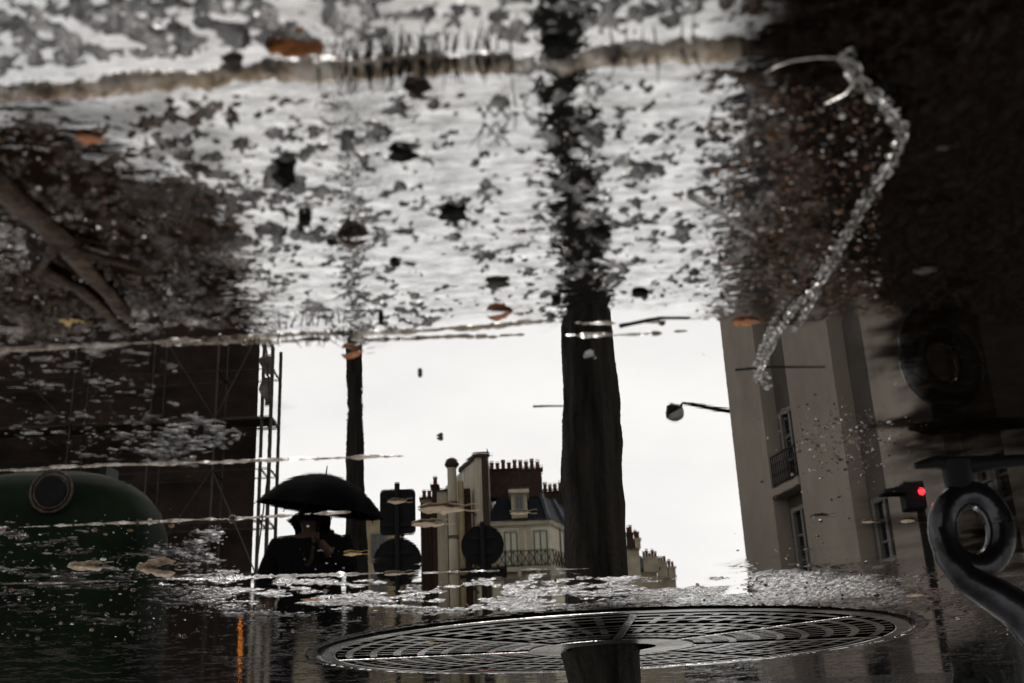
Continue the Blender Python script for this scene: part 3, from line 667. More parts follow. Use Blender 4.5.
# ------------------------------------------------------------------ green bottle bank
DB=8.9; bp_=M(52,600,DB+.85); root=empty('recycling_container',Vector((bp_.x,DB+.85,0)),'dark green domed recycling container with a round port, at the left','recycling container'); r=rel(root)
xr_=abs(r(M(161,520,DB+.85)).x); zt_=M(60,468,DB+.3).z
prof=[(xr_*.93,.05),(xr_*.98,.25),(xr_,.9),(xr_*.995,zt_-.62),(xr_*.97,zt_-.42),(xr_*.90,zt_-.22),(xr_*.78,zt_-.09),(xr_*.6,zt_-.02),(xr_*.2,zt_),(.01,zt_)]
MB().lathe(prof,(0,0,0),48,e=3.0).build('body',m_green,root,smooth=True)
b=MB(); b.lathe([(xr_*.99,.88),(xr_*1.02,.9),(xr_*1.02,.97),(xr_*.99,1.0)],(0,0,0),48,e=3.0); b.build('seam_band',m_green2,root)
pc=r(M(52,492,DB)); yf=-xr_*.99
rx=Matrix.Rotation(R_(90),3,'X')
def torus(b,c,R,rr,rot=None,seg=32,sg=8,ex=1):
    pts=[]; 
    for i in range(seg+1):
        t=2*math.pi*i/seg; v_=Vector((R*math.cos(t),R*math.sin(t)*ex,0)); pts.append(Vector(c)+(rot@v_ if rot else v_))
    return b.tube(pts,rr,sg,cap=False)
b=MB(); torus(b,(pc.x,yf+.0,pc.z),.165,.012,rx); torus(b,(pc.x,yf+.0,pc.z),.135,.010,rx); po=b.build('port_ring',m_ringw,root,smooth=True)
MB().lathe([(.12,-.01),(.12,.01),(.10,.012),(.02,.008)],(pc.x,yf,pc.z),24,rx).build('port_flap',m_iron,po)
for sx in (-.45,.45): MB().box((sx*xr_,-.0,zt_+.06),(.06,.30,.14)).build('lifting_lug',m_green2,root)
b=MB(); b.add([(xr_*.98,-xr_*1.012,.12),(-xr_*.98,-xr_*1.012,.12),(-xr_*.98,-xr_*1.012,.35),(xr_*.98,-xr_*1.012,.78)],[(0,1,2,3)]); b.build('slanted_panel',m_green2,root)
# ------------------------------------------------------------------ road signs seen from behind
DG=16.5
def lp(root,px,py,D): return M(px,py,D)-root.location
def disc(px,py,rpx,D,root,y=0):
    c=lp(root,px,py,D); rr=abs(lp(root,px+rpx,py,D).x-c.x)
    b=MB(); b.lathe([(rr*.99,-.012),(rr,-.008),(rr,.008),(rr*.99,.012)],(c.x,y,c.z),40,Matrix.Rotation(R_(90),3,'X'))
    o=b.build('round_plate',m_signb,root); b=MB(); torus(b,(c.x,y-.012,c.z),rr*.985,.012,Matrix.Rotation(R_(90),3,'X')); b.build('rolled_rim',m_post,o)
    b=MB(); [b.box((c.x,y-.025,c.z+q*rr),(rr*1.2,.02,.035)) for q in(-.35,.35)]; b.build('stiffener',m_post,o)
def plate(px0,px1,py0,py1,D,root,y=0,name='square_plate'):
    a=lp(root,px0,(py0+py1)/2,D); c=lp(root,px1,(py0+py1)/2,D); z0=M((px0+px1)/2,py1,D).z; z1=M((px0+px1)/2,py0,D).z
    w=abs(a.x-c.x); h_=z1-z0; k=min(w,h_)*.12; cx=(a.x+c.x)/2; cz=(z0+z1)/2; pts=[]
    for sx,sz,a0 in((1,1,0),(-1,1,90),(-1,-1,180),(1,-1,270)):
        for q in range(5): t=R_(a0+q*22.5); pts.append((cx+sx*(w/2-k)+k*math.cos(t),cz+sz*(h_/2-k)+k*math.sin(t)))
    n=len(pts); b=MB(); b.add([(x,y-.012,z) for x,z in pts]+[(x,y+.012,z) for x,z in pts],[tuple(range(n)),tuple(range(n,2*n))[::-1]]+[(i,(i+1)%n,n+(i+1)%n,n+i) for i in range(n)])
    o=b.build(name,m_signb,root); b=MB(); [b.box((cx,y-.025,cz+q*h_),(w*.85,.02,.035)) for q in(-.3,.3)]; b.build('stiffener',m_post,o)
p=M(398,560,DG); root=empty('road_sign',Vector((p.x,DG,0)),'back of road sign pair, square plate over round disc, right of the umbrella','road sign')
plate(380,415.5,489.5,535,DG,root); disc(397.5,562,24,DG,root)
zt=M(398,484,DG).z; MB().tube([(0,-.06,0),(0,-.06,zt)],.038,12).build('post',m_post,root,smooth=True)
p=M(483,545,DG); root=empty('road_sign',Vector((p.x,DG,0)),'back of round road sign with a narrow plate under it, before the cream house','road sign')
disc(482.5,545.5,21,DG,root); plate(460,507,567,579,DG,root,name='narrow_plate')
zt=M(483,523,DG).z; MB().tube([(0,-.06,0),(0,-.06,zt)],.038,12).build('post',m_post,root,smooth=True)
# ------------------------------------------------------------------ traffic signal with a red lamp
DT=12.; p=M(930,560,DT); root=empty('traffic_light',Vector((p.x,DT,0)),'black traffic light showing red, in front of the grey building','traffic light')
c=lp(root,906,497,DT); 
MB().box((c.x-.07,0,c.z),(.22,.20,.30)).build('signal_head',m_signb,root,bevel=.02)
b=MB(); b.prism([Vector((c.x-.05,-.1,0)),Vector((c.x+.26,-.14,0)),Vector((c.x+.26,.1,0)),Vector((c.x-.05,.1,0))],[c.z+.02,c.z+.03,c.z+.03,c.z+.02],[c.z+.13,c.z+.06,c.z+.06,c.z+.13]); b.build('visor',m_signb,root)
q=lp(root,918,494,DT); MB().lathe([(.036,0),(.032,.02),(.01,.03)],(q.x,-.115,q.z),16,rx).build('red_lens',m_red,root,smooth=True)
q=lp(root,932,506,DT); MB().box((q.x,-.06,q.z),(.03,.02,.02)).build('glowing_reflector',m_red,root)  # red glow given to a reflector that is no lamp
MB().tube([(0,0.02,0),(0,.02,c.z+.1)],.045,12).build('pole',m_post,root,smooth=True)
b=MB(); b.tube([(0,.02,c.z-.05),(c.x-.07,.02,c.z-.05)],.02,6); b.build('bracket',m_post,root)
# amber warning lamp on a barrier foot
DA=13.; p=M(240,650,DA); root=empty('warning_lamp',Vector((p.x,DA,0)),'small amber roadworks lamp glowing low at the left','warning lamp')
z=M(240,645,DA).z; MB().tube([(0,0,0),(0,0,z-.1)],.03,8).build('stake',m_post,root)
MB().lathe([(.09,z-.12),(.10,z-.08),(.10,z-.02),(.06,z)],(0,0,0),16).build('battery_case',m_iron,root,smooth=True)
MB().lathe([(.014,0),(.016,.01),(.016,.05),(.008,.06)],(0,0,z+.02),16).build('amber_lens',m_amb,root,smooth=True)
# bollards along the kerb
for k,(px,lab) in enumerate(((877,'slim dark bollard with a round head, mirrored low at the right'),(741,'slim dark bollard farther off, under the corner of the grey building'))):
    Db=8.+k*4; p=M(px,655,Db); root=empty('bollard',Vector((p.x,Db,0)),lab,'bollard','bollards along the kerb'); z=M(px,640,Db).z if k==0 else .95
    MB().lathe([(.10,0),(.10,.06),(.075,.09),(.07,z-.2),(.085,z-.17)],(0,0,0),16).build('shaft',m_iron,root,smooth=True)
    MB().lathe([(.085,z-.168),(.10,z-.12),(.085,z-.04),(.03,z)],(0,0,0),16).build('head',m_iron,root,smooth=True)

# ------------------------------------------------------------------ umbrella and its bearer
DU=9.3
ua=M(326,474,DU)
pp=M(311,560,DU); person=empty('person',Vector((pp.x,DU,0)),'walker in a dark hooded coat holding a black umbrella overhead','person')
def skinobj(name,verts,edges,radii,m,parent,rootv=0,sub=2):
    me=bpy.data.meshes.new(name); me.from_pydata(verts,edges,[]); o=bpy.data.objects.new(name,me); COL.objects.link(o); o.parent=parent; me.materials.append(m)
    o.modifiers.new('s','SKIN'); me.skin_vertices or None
    if not me.skin_vertices:
        bm=bmesh.new(); bm.from_mesh(me); bm.verts.layers.skin.verify(); bm.to_mesh(me); bm.free()
    sv=me.skin_vertices[0].data
    for i,rr in enumerate(radii): sv[i].radius=rr if hasattr(rr,'__len__') else (rr,rr); sv[i].use_root=(i==rootv)
    s=o.modifiers.new('u','SUBSURF'); s.levels=sub; s.render_levels=sub
    me.polygons.foreach_set('use_smooth',[True]*len(me.polygons)); return o
# body (walks toward the viewer's left); x+ = picture left
V=[(0,0,.93),(0,.01,1.10),(0,.01,1.28),(0,.0,1.40),(0,-.01,1.47),(0,-.02,1.56),(0,-.03,1.65),
   (.10,0,.88),(.14,-.18,.50),(.16,-.10,.09),(.17,-.26,.05),
   (-.10,0,.88),(-.13,.10,.48),(-.14,.28,.14),(-.15,.17,.05),
   (.18,.0,1.38),(.27,.03,1.12),(.25,-.12,.90),(.24,-.17,.82),
   (-.18,.0,1.38),(-.24,-.08,1.16),(-.13,-.24,1.30),(-.10,-.27,1.36)]
Ed=[(0,1),(1,2),(2,3),(3,4),(4,5),(5,6),(0,7),(7,8),(8,9),(9,10),(0,11),(11,12),(12,13),(13,14),(3,15),(15,16),(16,17),(17,18),(3,19),(19,20),(20,21),(21,22)]
Ra=[(.16,.12),(.14,.10),(.17,.12),(.12,.09),(.055,.055),(.09,.10),(.085,.10),(.095,.1),(.065,.07),(.042,.05),(.045,.035),(.095,.1),(.065,.07),(.042,.05),(.045,.035),(.07,.07),(.05,.05),(.035,.035),(.022,.035),(.07,.07),(.05,.05),(.035,.035),(.03,.022)]
skinobj('body',V,Ed,Ra,m_skin,person)
def fingers(base,d,side,m):
    for i,(o_,ln) in enumerate(((-.03,.07),(-.01,.08),(.01,.075),(.028,.06))):
        p0=Vector(base)+Vector(side)*o_; p1=p0+Vector(d)*ln*.45; p2=p1+Vector(d)*ln*.3+Vector((0,-.018,0)); p3=p2+Vector((0,.012,-.012))
        skinobj('finger',[tuple(q) for q in (p0,p1,p2,p3)],[(0,1),(1,2),(2,3)],[.010,.009,.008,.007],m,person,0,1)
    p0=Vector(base)-Vector(side)*.035; skinobj('thumb',[tuple(p0),tuple(p0+Vector((0,-.03,.015))),tuple(p0+Vector((0,-.05,.03)))],[(0,1),(1,2)],[.012,.010,.009],m,person,0,1)
person.scale=(1.22,1.15,1.04)
fingers((.24,-.18,.80),(0,-.1,-1),(0,1,0),m_skin); fingers((-.10,-.29,1.37),(.6,-.6,0),(0,0,1),m_skin)
# face
hd=Vector((0,-.03,1.61))
for sx in(-.033,.033): MB().lathe([(.002,-.012),(.011,-.006),(.012,0),(.011,.006),(.002,.012)],hd+Vector((sx,-.098,.0)),10).build('eye',m_cloth,person,smooth=True)
MB().add([hd+Vector((0,-.10,.01)),hd+Vector((-.016,-.105,-.035)),hd+Vector((.016,-.105,-.035)),hd+Vector((0,-.128,-.03)),hd+Vector((0,-.08,-.04))],[(0,1,3),(0,3,2),(1,4,3),(3,4,2),(0,2,4),(0,4,1)]).build('nose',m_skin,person)
MB().box(hd+Vector((0,-.094,-.06)),(.045,.012,.009)).build('mouth',m_hair,person)
for sx in(-1,1): MB().lathe([(.004,-.03),(.016,-.015),(.018,.01),(.006,.03)],hd+Vector((sx*.088,.0,-.01)),8).build('ear',m_skin,person,smooth=True)
# loose coat, hood up over the hair, trousers, shoes
cv=[(0,.01,.62),(0,.01,.80),(0,.01,1.0),(0,.01,1.2),(0,.0,1.36),(0,.01,1.46),(0,.0,1.56),(0,.0,1.66),
    (.20,0,1.37),(.29,.03,1.12),(.26,-.10,.93),(-.20,0,1.37),(-.26,-.07,1.16),(-.15,-.22,1.28)]
ce=[(0,1),(1,2),(2,3),(3,4),(4,5),(5,6),(6,7),(4,8),(8,9),(9,10),(4,11),(11,12),(12,13)]
cr=[(.27,.23),(.26,.21),(.23,.17),(.22,.16),(.20,.14),(.11,.11),(.15,.125),(.13,.12),(.12,.11),(.095,.09),(.06,.06),(.12,.11),(.075,.075),(.055,.055)]
coat=skinobj('coat',cv,ce,cr,m_cloth,person,3)
skinobj('hair',[(0,.03,1.58),(0,.02,1.66),(0,-.02,1.72)],[(0,1),(1,2)],[(.10,.10),(.105,.11),(.07,.08)],m_hair,person,0)
for sgn_,pts in ((1,V[7:10]),(-1,V[11:14])):
    skinobj('trouser_leg',[tuple(p) for p in pts],[(0,1),(1,2)],[(.105,.11),(.085,.085),(.065,.065)],m_trou,person,0)
for a_,b_2 in ((V[9],V[10]),(V[13],V[14])): skinobj('shoe',[(a_[0],a_[1]+.03,.05),(b_2[0],b_2[1],.045)],[(0,1)],[(.05,.05),(.05,.04)],m_hair,person,0)
# umbrella tilted to the right in the picture
um=empty('umbrella',ua,'wide black umbrella held open and tilted over the walker','umbrella')
um.rotation_euler=(R_(6),R_(-10),0)   # tips image-right side down
ru=abs(M(258,490,DU).x-M(386,505,DU).x)/2*1.03; Hd=.27
cn=MB(); nr=8; sub=6; rings=8
for i in range(rings+1):
    t=i/rings
    for j in range(nr*sub):
        a=2*math.pi*j/(nr*sub); ph=(j%sub)/sub; sag=1-.085*t*math.sin(math.pi*ph)*t; rr=ru*math.sin(t*math.pi/2*.99)*sag if False else ru*t*sag
        z=-Hd*(t**2.1)*1.12 - .0 + .02*t*math.sin(math.pi*ph)*0
        cn.v.append((rr*math.cos(a),rr*math.sin(a),z))
    if i:
        for j in range(nr*sub):
            q=nr*sub; cn.f.append(((i-1)*q+j,(i-1)*q+(j+1)%q,i*q+(j+1)%q,i*q+j))
cnp=cn.build('canopy',m_umb,um,smooth=True)
for k in range(nr):
    a=2*math.pi*k/nr; MB().tube([(ru*t*math.cos(a),ru*t*math.sin(a),-Hd*(t**2.1)*1.12-.008) for t in (0.02,.3,.5,.7,.85,1.02)],.004,5).build('rib',m_iron,um)
# shaft runs to the hand
invm=(Matrix.Translation(ua)@um.rotation_euler.to_matrix().to_4x4()).inverted()
hand=invm@(person.location+Vector((-.07,-.33,1.30))); 
MB().tube([(0,0,.07),(0,0,-.02),(hand.x*.0,0,-.25),tuple(hand)],[.004,.007,.006,.007],8).build('shaft',m_iron,um)
MB().tube([tuple(hand+Vector((0,0,q))) for q in (.06,0,-.06)]+[tuple(hand+Vector((.02,0,-.09))),tuple(hand+Vector((.045,0,-.08)))],.013,8).build('handle',m_wood,um,smooth=True)

# ------------------------------------------------------------------ small things on the paving
def lift(px,py,dz=.002): p=G(px,py); p.z=dz; return p
leaf_defs=[
 (295,47,.030,12,m_lo,'orange leaf scrap beyond the kerb seam, nearest the picture top','curl',50),
 (90,137,.016,5,m_lo,'bright orange leaf fragment on the dark soil, upper left','flat',0),
 (418,90,.018,20,m_lb,'brown curled leaf lying against the kerb seam','curl',30),
 (353,236,.022,10,m_lb,'dull brown leaf clump in the slender trunk reflection','curl',20),
 (500,312,.022,-5,m_lo,'orange leaf with a dark back floating in the middle of the puddle','curl',10),
 (354,351,.022,5,m_lo,'orange leaf lying across the slender trunk reflection','curl',0),
 (746,321,.024,0,m_lo,'vivid orange leaf at the corner of the grey building reflection','flat',0),
 (442,508,.066,8,m_lp,'long pale leaf cutting across the gable wall reflection','flat',0),
 (428,523,.050,-4,m_lp,'shorter pale leaf with orange end, just under the long one','flat',0),
 (397,501,.026,0,m_lp,'small pale leaf on the square sign reflection','flat',0),
 (520,512,.030,4,m_lp,'white leaf scrap floating on the mansard roof reflection','flat',0),
 (395,573,.040,0,m_lp,'pale leaf on the round disc reflection near the rough edge','flat',0),
 (353,553,.032,0,m_ly,'yellow leaf sliver on the slender trunk reflection','flat',0),
 (85,566,.060,0,m_lp,'leftmost pale orange leaf on the gritty strip','curl',0),
 (155,568,.070,0,m_lp,'forked pale orange leaf on the gritty strip, right of the other','curl',0),
 (312,596,.045,0,m_lo,'orange leaf scrap on the dark paving below the umbrella','flat',0),
 (88,250,.030,15,m_lb,'brown leaf pressed beside the driftwood stick','flat',0),
 (72,320,.020,5,m_ly,'tiny yellowed leaf at the end of the driftwood stick','flat',0),
 (815,199,.02,5,m_lb,'brown leaf among grit left of the chain','curl',0),
 (600,415,.0,0,m_lb,None,'flat',0),
 (868,521,.022,10,m_lp,'pale scrap of leaf under the traffic light reflection','flat',0),
 (908,520,.026,35,m_lp,'pale bit of leaf nearest the iron ring','flat',0),
 (915,592,.05,15,m_lp,'white leaf scrap on wet paving, lower right','flat',0),
 (820,516,.03,0,m_lb,'brown leaf on the pier reflection between the two bays','flat',0),
 (470,657,.05,0,m_ly,'yellow leaf added as a small coloured light on the iron grate left of the trunk','flat',0),  # leaves on the grate are added in place of small coloured lights
 (497,652,.045,0,m_lr,'red leaf added as a small coloured light on the iron grate, nearest the trunk','flat',0),
 (484,668,.045,0,m_lr,'red leaf added as a small coloured light on the iron grate close to the bottom edge','flat',0),
 (432,640,.04,0,m_ly,'small yellow green leaf added as a coloured light on the iron grate farthest left','flat',0)]
def leaf(loc,size,rz,m,label,style,tilt,seed):
    rs=random.Random(seed); b=MB(); n=9; mw=rs.uniform(.28,.42)
    for i in range(n+1):
        t=i/n; w=mw*math.sin(math.pi*min(1,t**.8))**.8*(1+.25*rs.uniform(-1,1)); x=(t-.5)
        lift_=(.10 if style=='curl' else .012)*math.sin(t*3.3+seed)+ .02*rs.uniform(-1,1); cu=.22 if style=='curl' else .025
        for k in(-1,-.5,0,.5,1): b.v.append((x*size,k*w*size,size*(lift_+cu*k*k*w*2)))
        if i:
            for k in range(4): a=(i-1)*5+k; b.f.append((a,a+1,a+6,a+5))
    root=empty('fallen_leaf',loc,label,'leaf','fallen leaves on the wet paving')
    root.rotation_euler=(R_(tilt),0,R_(-rz+180))
    o=b.build('blade',m,root,smooth=True); s=o.modifiers.new('t','SOLIDIFY'); s.thickness=size*.02
    MB().tube([(size*.48,0,size*.03),(size*.62,size*.03,size*.06),(size*.8,size*.08,size*.05)],size*.014,5).build('stalk',m,root)
for i,(px,py,s,rz,m,lab,sty,tl) in enumerate(leaf_defs):
    if lab is None: continue
    g=lift(px,py,.0012 if py<575 else .007); leaf(g,s,rz,m,lab,sty,tl,i+3)
# bare patches of stone poking out
def lump(loc,s,m,seed,name,label,cat,group):
    s=tuple(q*(.58 if group else 1) for q in s)
    rs=random.Random(seed); bm=bmesh.new(); bmesh.ops.create_icosphere(bm,subdivisions=3,radius=1)
    ph=[rs.uniform(0,6) for _ in range(6)]
    for v in bm.verts:
        c=v.co; k=1+.16*math.sin(c.x*3+ph[0])+.14*math.sin(c.y*4+ph[1])+.10*math.sin(c.z*5+c.x*4+ph[2])+.08*math.sin(c.x*9+c.y*7+ph[3])+rs.uniform(-.04,.04)
        v.co=Vector((c.x*s[0]*k,c.y*s[1]*k,c.z*s[2]*k))
    me=bpy.data.meshes.new(name); bm.to_mesh(me); bm.free(); me.materials.append(m)
    o=bpy.data.objects.new(name,me); COL.objects.link(o); o.location=loc; props(o,label,cat,group)
stones=[(284,170,(.011,.012,.010),m_blk,'black angular stone chip standing in the pale water, upper left'),
 (305,217,(.008,.008,.006),m_blk,'small black stone with a sprig beside it'),
 (404,151,(.013,.008,.006),m_blk,'flat black stone below the kerb seam, at centre left'),
 (452,211,(.015,.009,.006),m_blk,'broken black stone chip left of the thick trunk reflection'),
 (498,282,(.0125,.008,.0045),m_gry,'smooth grey pebble with a pale tip in mid puddle'),
 (381,317,(.004,.004,.006),m_blk,'tiny black stub right of the slender trunk, on the joint'),
 (333,240,(.006,.006,.004),m_blk,'small black stone left of the brown leaf clump'),
 (560,45,(.015,.011,.006),m_blk,'black lump of moss on the kerb seam above the trunk column'),
 (232,62,(.008,.008,.005),m_gry,'grey pebble behind the kerb seam, upper left'),
 (395,262,(.008,.006,.003),m_blk,'thin black flake in the shallow water, left of the pebble'),
 (420,373,(.004,.004,.004),m_gry,'tiny brown pebble alone in the clear water'),
 (440,437,(.006,.005,.004),m_gry,'tiny pebble just above the gable wall reflection'),
 (640,292,(.009,.008,.004),m_blk,'black flake touching the right side of the trunk column'),
 (600,232,(.012,.010,.005),m_blk,'black stone on the right flank of the trunk column'),
 (556,300,(.007,.007,.004),m_blk,'small black stone on the left flank of the trunk column'),
 (940,143,(.010,.006,.004),m_gry,'pale pebble in the blackest soil right of the chain'),
 (925,268,(.016,.009,.004),m_gry,'grey flat stone in the black soil at the right')]
for i,(px,py,s,m,lab) in enumerate(stones): lump(lift(px,py,s[2]*.45),s,m,i+50,'stone_chip',lab,'stone','stone chips in the puddle')
# driftwood stick
a=G(-20,165); c=G(62,235); e=G(128,312)
def stick(name,pts,r0,label,cat,m,flat=.6,group=None):
    root=empty(name,pts[0],label,cat,group); b=MB(); n=16; P=[Vector(p)-pts[0] for p in pts]; q=[];rr=[]
    for i in range(n+1):
        t=i/n*(len(P)-1); j=min(int(t),len(P)-2); p=P[j].lerp(P[j+1],t-j); q.append(p+Vector((random.uniform(-1,1),random.uniform(-1,1),random.uniform(-.3,.5)))*r0*.12*(1 if r0>.004 else .5)); rr.append(r0*(1-.45*i/n)*random.uniform(.85,1.15))
    b.tube(q,rr,10); b.v=[(x,y,z*flat+(.004 if r0>.004 else .0004)) for x,y,z in b.v]; b.build('stem',m,root,smooth=True); return root
root=stick('wooden_stick',[a,c,e],.010,'weathered brown stick lying slantwise in the soil, upper left','stick',m_wood)
b=MB(); [b.tube([Vector(c)-a+Vector((.003,0,.006)),Vector(c)-a+Vector(v_)],[.004,.0015],6) for v_ in ((-.05,.05,.01),(.03,.035,.012))]; b.build('side_twig',m_wood,root)
stick('wooden_stick',[G(35,262),G(80,285),G(130,330)],.006,'shorter tan stick beside the weathered one, upper left','stick',m_wood)
stick('twig',[G(533,406.5),G(548,406),G(563,406)],.0012,'short thin twig floating left of the thick trunk column','twig',m_sprig,group='twigs on the water')
stick('twig',[G(690,196),G(722,214),G(756,237)],.0028,'pale shiny twig in the grit right of the trunk column','twig',m_chain,group='twigs on the water')
stick('twig',[G(620,326),G(660,318),G(690,318)],.0022,'dark twig along the joint between trunk and grey building','twig',m_sprig,group='twigs on the water')
stick('twig',[G(735,370),G(770,367),G(825,367)],.0014,'thin dark twig over the grey building at the end of the chain','twig',m_sprig,group='twigs on the water')
# dry sprigs
sprigs=[(290,330,5,.014,'leftmost small black sprig on the upper joint'),(312,328,7,.018,'bushy black sprig on the upper joint, left of the slender trunk'),(332,326,5,.014,'black sprig on the upper joint closest to the slender trunk'),
 (345,62,9,.016,'dark grass tuft on the kerb seam, leftmost'),(372,60,12,.016,'dense dark grass tuft on the kerb seam, second from left'),(402,58,11,.017,'spiky dark grass tuft in the middle of the kerb seam row'),(430,56,11,.015,'upright dark grass tuft on the kerb seam, right of the spiky one'),(462,54,12,.016,'fine dark grass tuft on the kerb seam'),(490,53,8,.014,'thin dark grass tuft on the kerb seam near the mossy lump'),
 (625,50,3,.016,'three lone blades on the kerb seam right of the mossy lump'),(668,48,3,.018,'two tall lone blades on the kerb seam, farthest right'),
 (297,222,5,.012,'forked black sprig by the small black stone'),(460,215,5,.010,'tiny sprig by the broken stone chip'),(500,120,6,.014,'wiry dark sprig in rough water left of the trunk column'),(525,110,5,.014,'wiry dark sprig touching the trunk column'),(180,245,5,.010,'small tangled sprig on the dark soil, left'),(248,335,4,.012,'tiny sprig on the roof corner of the dark building')]
for i,(px,py,n,s,lab) in enumerate(sprigs):
    rs=random.Random(i+9); b=MB()
    for k in range(n):
        x=rs.uniform(-1,1)*s*(.7 if py>65 else .9); a0=Vector((x,rs.uniform(-1,1)*s*.15,0)); lean=rs.uniform(-.9,.9) if py>65 else rs.uniform(-.35,.35); hh=s*rs.uniform(.6,1.1)
        p1=a0+Vector((lean*hh*.4,rs.uniform(-.2,.2)*hh,hh*.6)); p2=a0+Vector((lean*hh,rs.uniform(-.3,.3)*hh,hh))
        b.tube([a0,p1,p2],[.0007,.0005,.0002],4)
        if py>65 and k%2: b.tube([p1,p1+Vector((rs.uniform(-.5,.5)*hh,0,hh*.3))],[.0004,.0002],4)
    o=b.build('dry_sprig' if py>65 else 'grass_tuft',m_sprig); o.location=lift(px,py,.002); props(o,lab,'sprig' if py>65 else 'grass tuft','dry sprigs in the puddle' if py>65 else 'grass tufts along the kerb seam')
# chain
def chain(name,pix,label,ls=.012):
    pts=[G(*q) for q in pix]; root=empty(name,pts[0],label,'chain','chains lying over the soil'); pos=[]; 
    seg=[(pts[i],pts[i+1]) for i in range(len(pts)-1)]; step=ls*.62; carry=0
    for a,c in seg:
        l=(c-a).length; t=carry
        while t<l: pos.append((a.lerp(c,t/l),(c-a).normalized())); t+=step
        carry=t-l
    for i,(p,d_) in enumerate(pos[:99]):
        b=MB(); q=[]; ang=math.atan2(d_.y,d_.x)+random.uniform(-.25,.25); tw=R_(50 if i%2 else -35)+random.uniform(-.2,.2)
        rot=Matrix.Rotation(ang,3,'Z')@Matrix.Rotation(tw,3,'X')
        for k in range(13):
            t=2*math.pi*k/12; x=math.cos(t)*ls*.26+math.copysign(ls*.20,math.cos(t)) ; q.append(rot@Vector((x,math.sin(t)*ls*.30,0)))
        b.tube([v_+(p-pts[0])+Vector((random.uniform(-1,1)*.0008,random.uniform(-1,1)*.0008,.0055)) for v_ in q],ls*.105,6,cap=False); b.build('link',m_chain,root,smooth=True)
chain('chain',[(846,48),(855,72),(884,96),(901,122),(890,155),(868,185),(848,222),(832,252),(812,284)],'dull steel chain winding down the black soil, upper right')
chain('chain',[(812,284),(795,298),(778,325),(764,352),(756,374),(768,382)],'bright thin chain end looping over the grey building reflection',.009)
chain('chain',[(818,282),(806,304),(792,326)],'short second strand of thin chain beside the chain end',.008)
# hooked wire on the kerb seam
root=empty('bent_wire',G(765,50),'bent shiny wire lying over the kerb seam left of the chain','wire')
MB().tube([G(*q)-root.location+Vector((0,0,.012)) for q in ((768,62),(762,54),(772,46),(790,40),(815,37),(845,38))],.0008,8).build('strand',m_chain,root,smooth=True)
MB().tube([G(*q)-root.location+Vector((0,0,.012)) for q in ((845,46),(852,62),(842,74),(822,84))],.0008,8).build('free_end',m_chain,root,smooth=True)
# iron ring hook
DR=1.33; root=empty('iron_ring',G(950,468),'heavy black iron ring with a shiny curved arm, at the right edge','iron ring'); r=rel(root)
b=MB(); pts=[];rd=[]
for i in range(33):
    t=2*math.pi*i/32; cx_,cy_=972,531; a_,b_=29,37; x=cx_+a_*math.cos(t)*math.cos(.25)-b_*math.sin(t)*math.sin(-.25); y=cy_+a_*math.cos(t)*math.sin(-.25)+b_*math.sin(t)*math.cos(.25)
    pts.append(r(S(x,y,DR))); rd.append(.0165)
b.tube(pts,rd,14,cap=False); b.build('eye',m_hook,root,smooth=True)
b=MB(); b.tube([r(S(*q,DR-.01)) for q in ((938,528),(947,556),(965,578),(990,592),(1015,608),(1045,640),(1070,690))],[.008,.014,.017,.020,.022,.024,.026],14); b.build('curved_arm',m_hook,root,smooth=True)
b=MB(); b.tube([r(S(*q,DR)) for q in ((962,500),(958,480),(956,462))],[.014,.016,.018],14); b.build('neck',m_iron,root,smooth=True)
b=MB(); b.tube([r(S(*q,DR)) for q in ((915,466),(935,462),(960,466),(1000,462),(1050,458))],[.004,.008,.012,.008,.006],12); b.build('foot_bar',m_iron,root,smooth=True)
lump(Vector((G(985,668).x,G(985,668).y,.02)),(.17,.12,.13),m_granite,99,'granite_stub','rounded dark granite stub at the bottom right corner','stone',None)

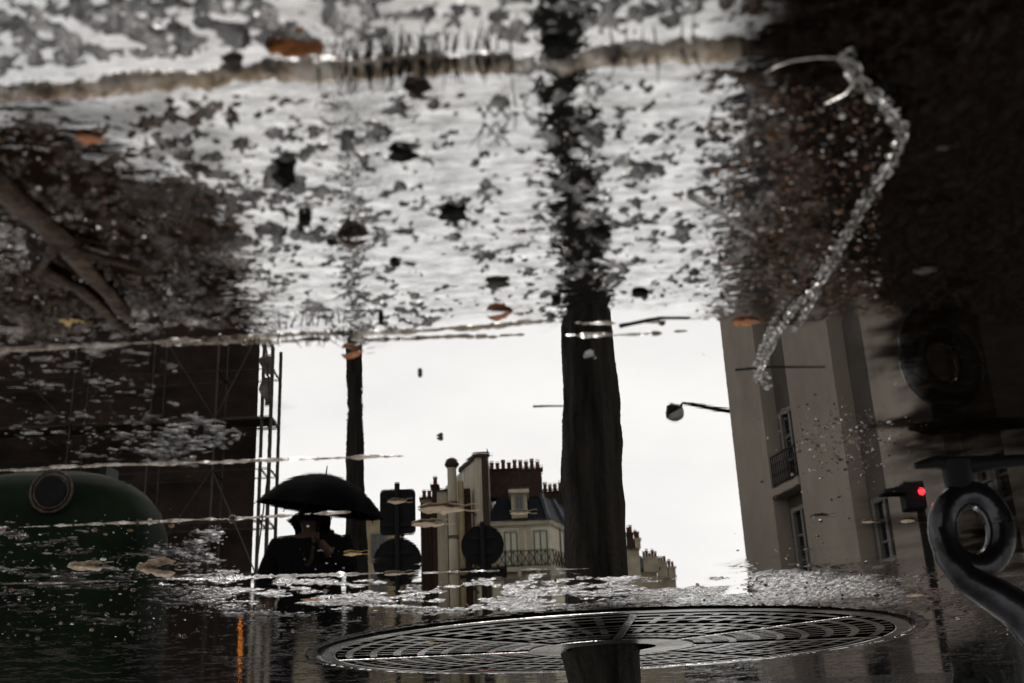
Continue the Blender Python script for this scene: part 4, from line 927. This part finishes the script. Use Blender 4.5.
# ------------------------------------------------------------------ sky, sun, camera
w=bpy.data.worlds.new('World'); sc.world=w; w.use_nodes=True; N=w.node_tree.nodes; L=w.node_tree.links; bg=N['Background']
SE,SA=R_(56),R_(12)
sky=N.new('ShaderNodeTexSky'); sky.sky_type='NISHITA'; sky.sun_disc=False; sky.sun_elevation=SE; sky.sun_rotation=SA; sky.dust_density=4
tc=N.new('ShaderNodeTexCoord').outputs['Generated']
sx=N.new('ShaderNodeSeparateXYZ'); L.new(tc,sx.inputs[0])
el=ramp(N,L,sx.outputs[2],[(0,1.12),(.2,1.08),(.4,.98),(.52,.80),(.66,.46),(1,.24)])
mp=N.new('ShaderNodeMapping'); mp.inputs['Scale'].default_value=(1,1,2.2); L.new(tc,mp.inputs[0])
cl=ramp(N,L,noise(N,L,mp.outputs[0],2.2,6,.55),[(.3,(.80,.80,.83)),(.7,(1.06,1.055,1.04))])
fr=math_(N,L,'ADD',.60,math_(N,L,'MULTIPLY',ramp(N,L,math_(N,L,'ADD',math_(N,L,'MULTIPLY',sx.outputs[1],.5),.5),[(.35,0.0),(.85,1.0)]),.40))
ov=mixc(N,L,1.0,(1,1,1),(1,1,1))
def vm(op,a,b):
    n=N.new('ShaderNodeVectorMath'); n.operation=op; L.new(a,n.inputs[0])
    if isinstance(b,tuple): n.inputs[1].default_value=b
    else: L.new(b,n.inputs[1])
    return n.outputs[0]
grey=vm('MULTIPLY',vm('MULTIPLY',vm('MULTIPLY',cl,el),fr),(1.03,1.015,.985))
skyc=vm('MULTIPLY',sky.outputs[0],(.09,.09,.09))
fin=mixc(N,L,.9,skyc,grey); L.new(fin,bg.inputs[0]); bg.inputs[1].default_value=1.0
sl=bpy.data.lights.new('sun','SUN'); sl.energy=.8; sl.angle=R_(14); sl.color=(1,.97,.92); so=bpy.data.objects.new('sun',sl); COL.objects.link(so)
dvec=Vector((math.sin(SA)*math.cos(SE),math.cos(SA)*math.cos(SE),math.sin(SE))); so.rotation_mode='QUATERNION'; so.rotation_quaternion=dvec.to_track_quat('Z','Y')
cam=bpy.data.cameras.new('camera'); co=bpy.data.objects.new('camera',cam); COL.objects.link(co); sc.camera=co
cam.sensor_width=36; cam.lens=36*FP/1024; cam.clip_start=.02; cam.clip_end=3000
mw=Matrix(((RI[0],-DI[0],-F[0],0),(RI[1],-DI[1],-F[1],0),(RI[2],-DI[2],-F[2],HC),(0,0,0,1))); co.matrix_world=mw
cam.dof.use_dof=True; cam.dof.focus_distance=3.6; cam.dof.aperture_fstop=11
sc.view_settings.view_transform='Standard'; sc.view_settings.look='None'; sc.view_settings.exposure=0
sc.cycles.max_bounces=8; sc.cycles.transparent_max_bounces=8; sc.cycles.sample_clamp_indirect=6
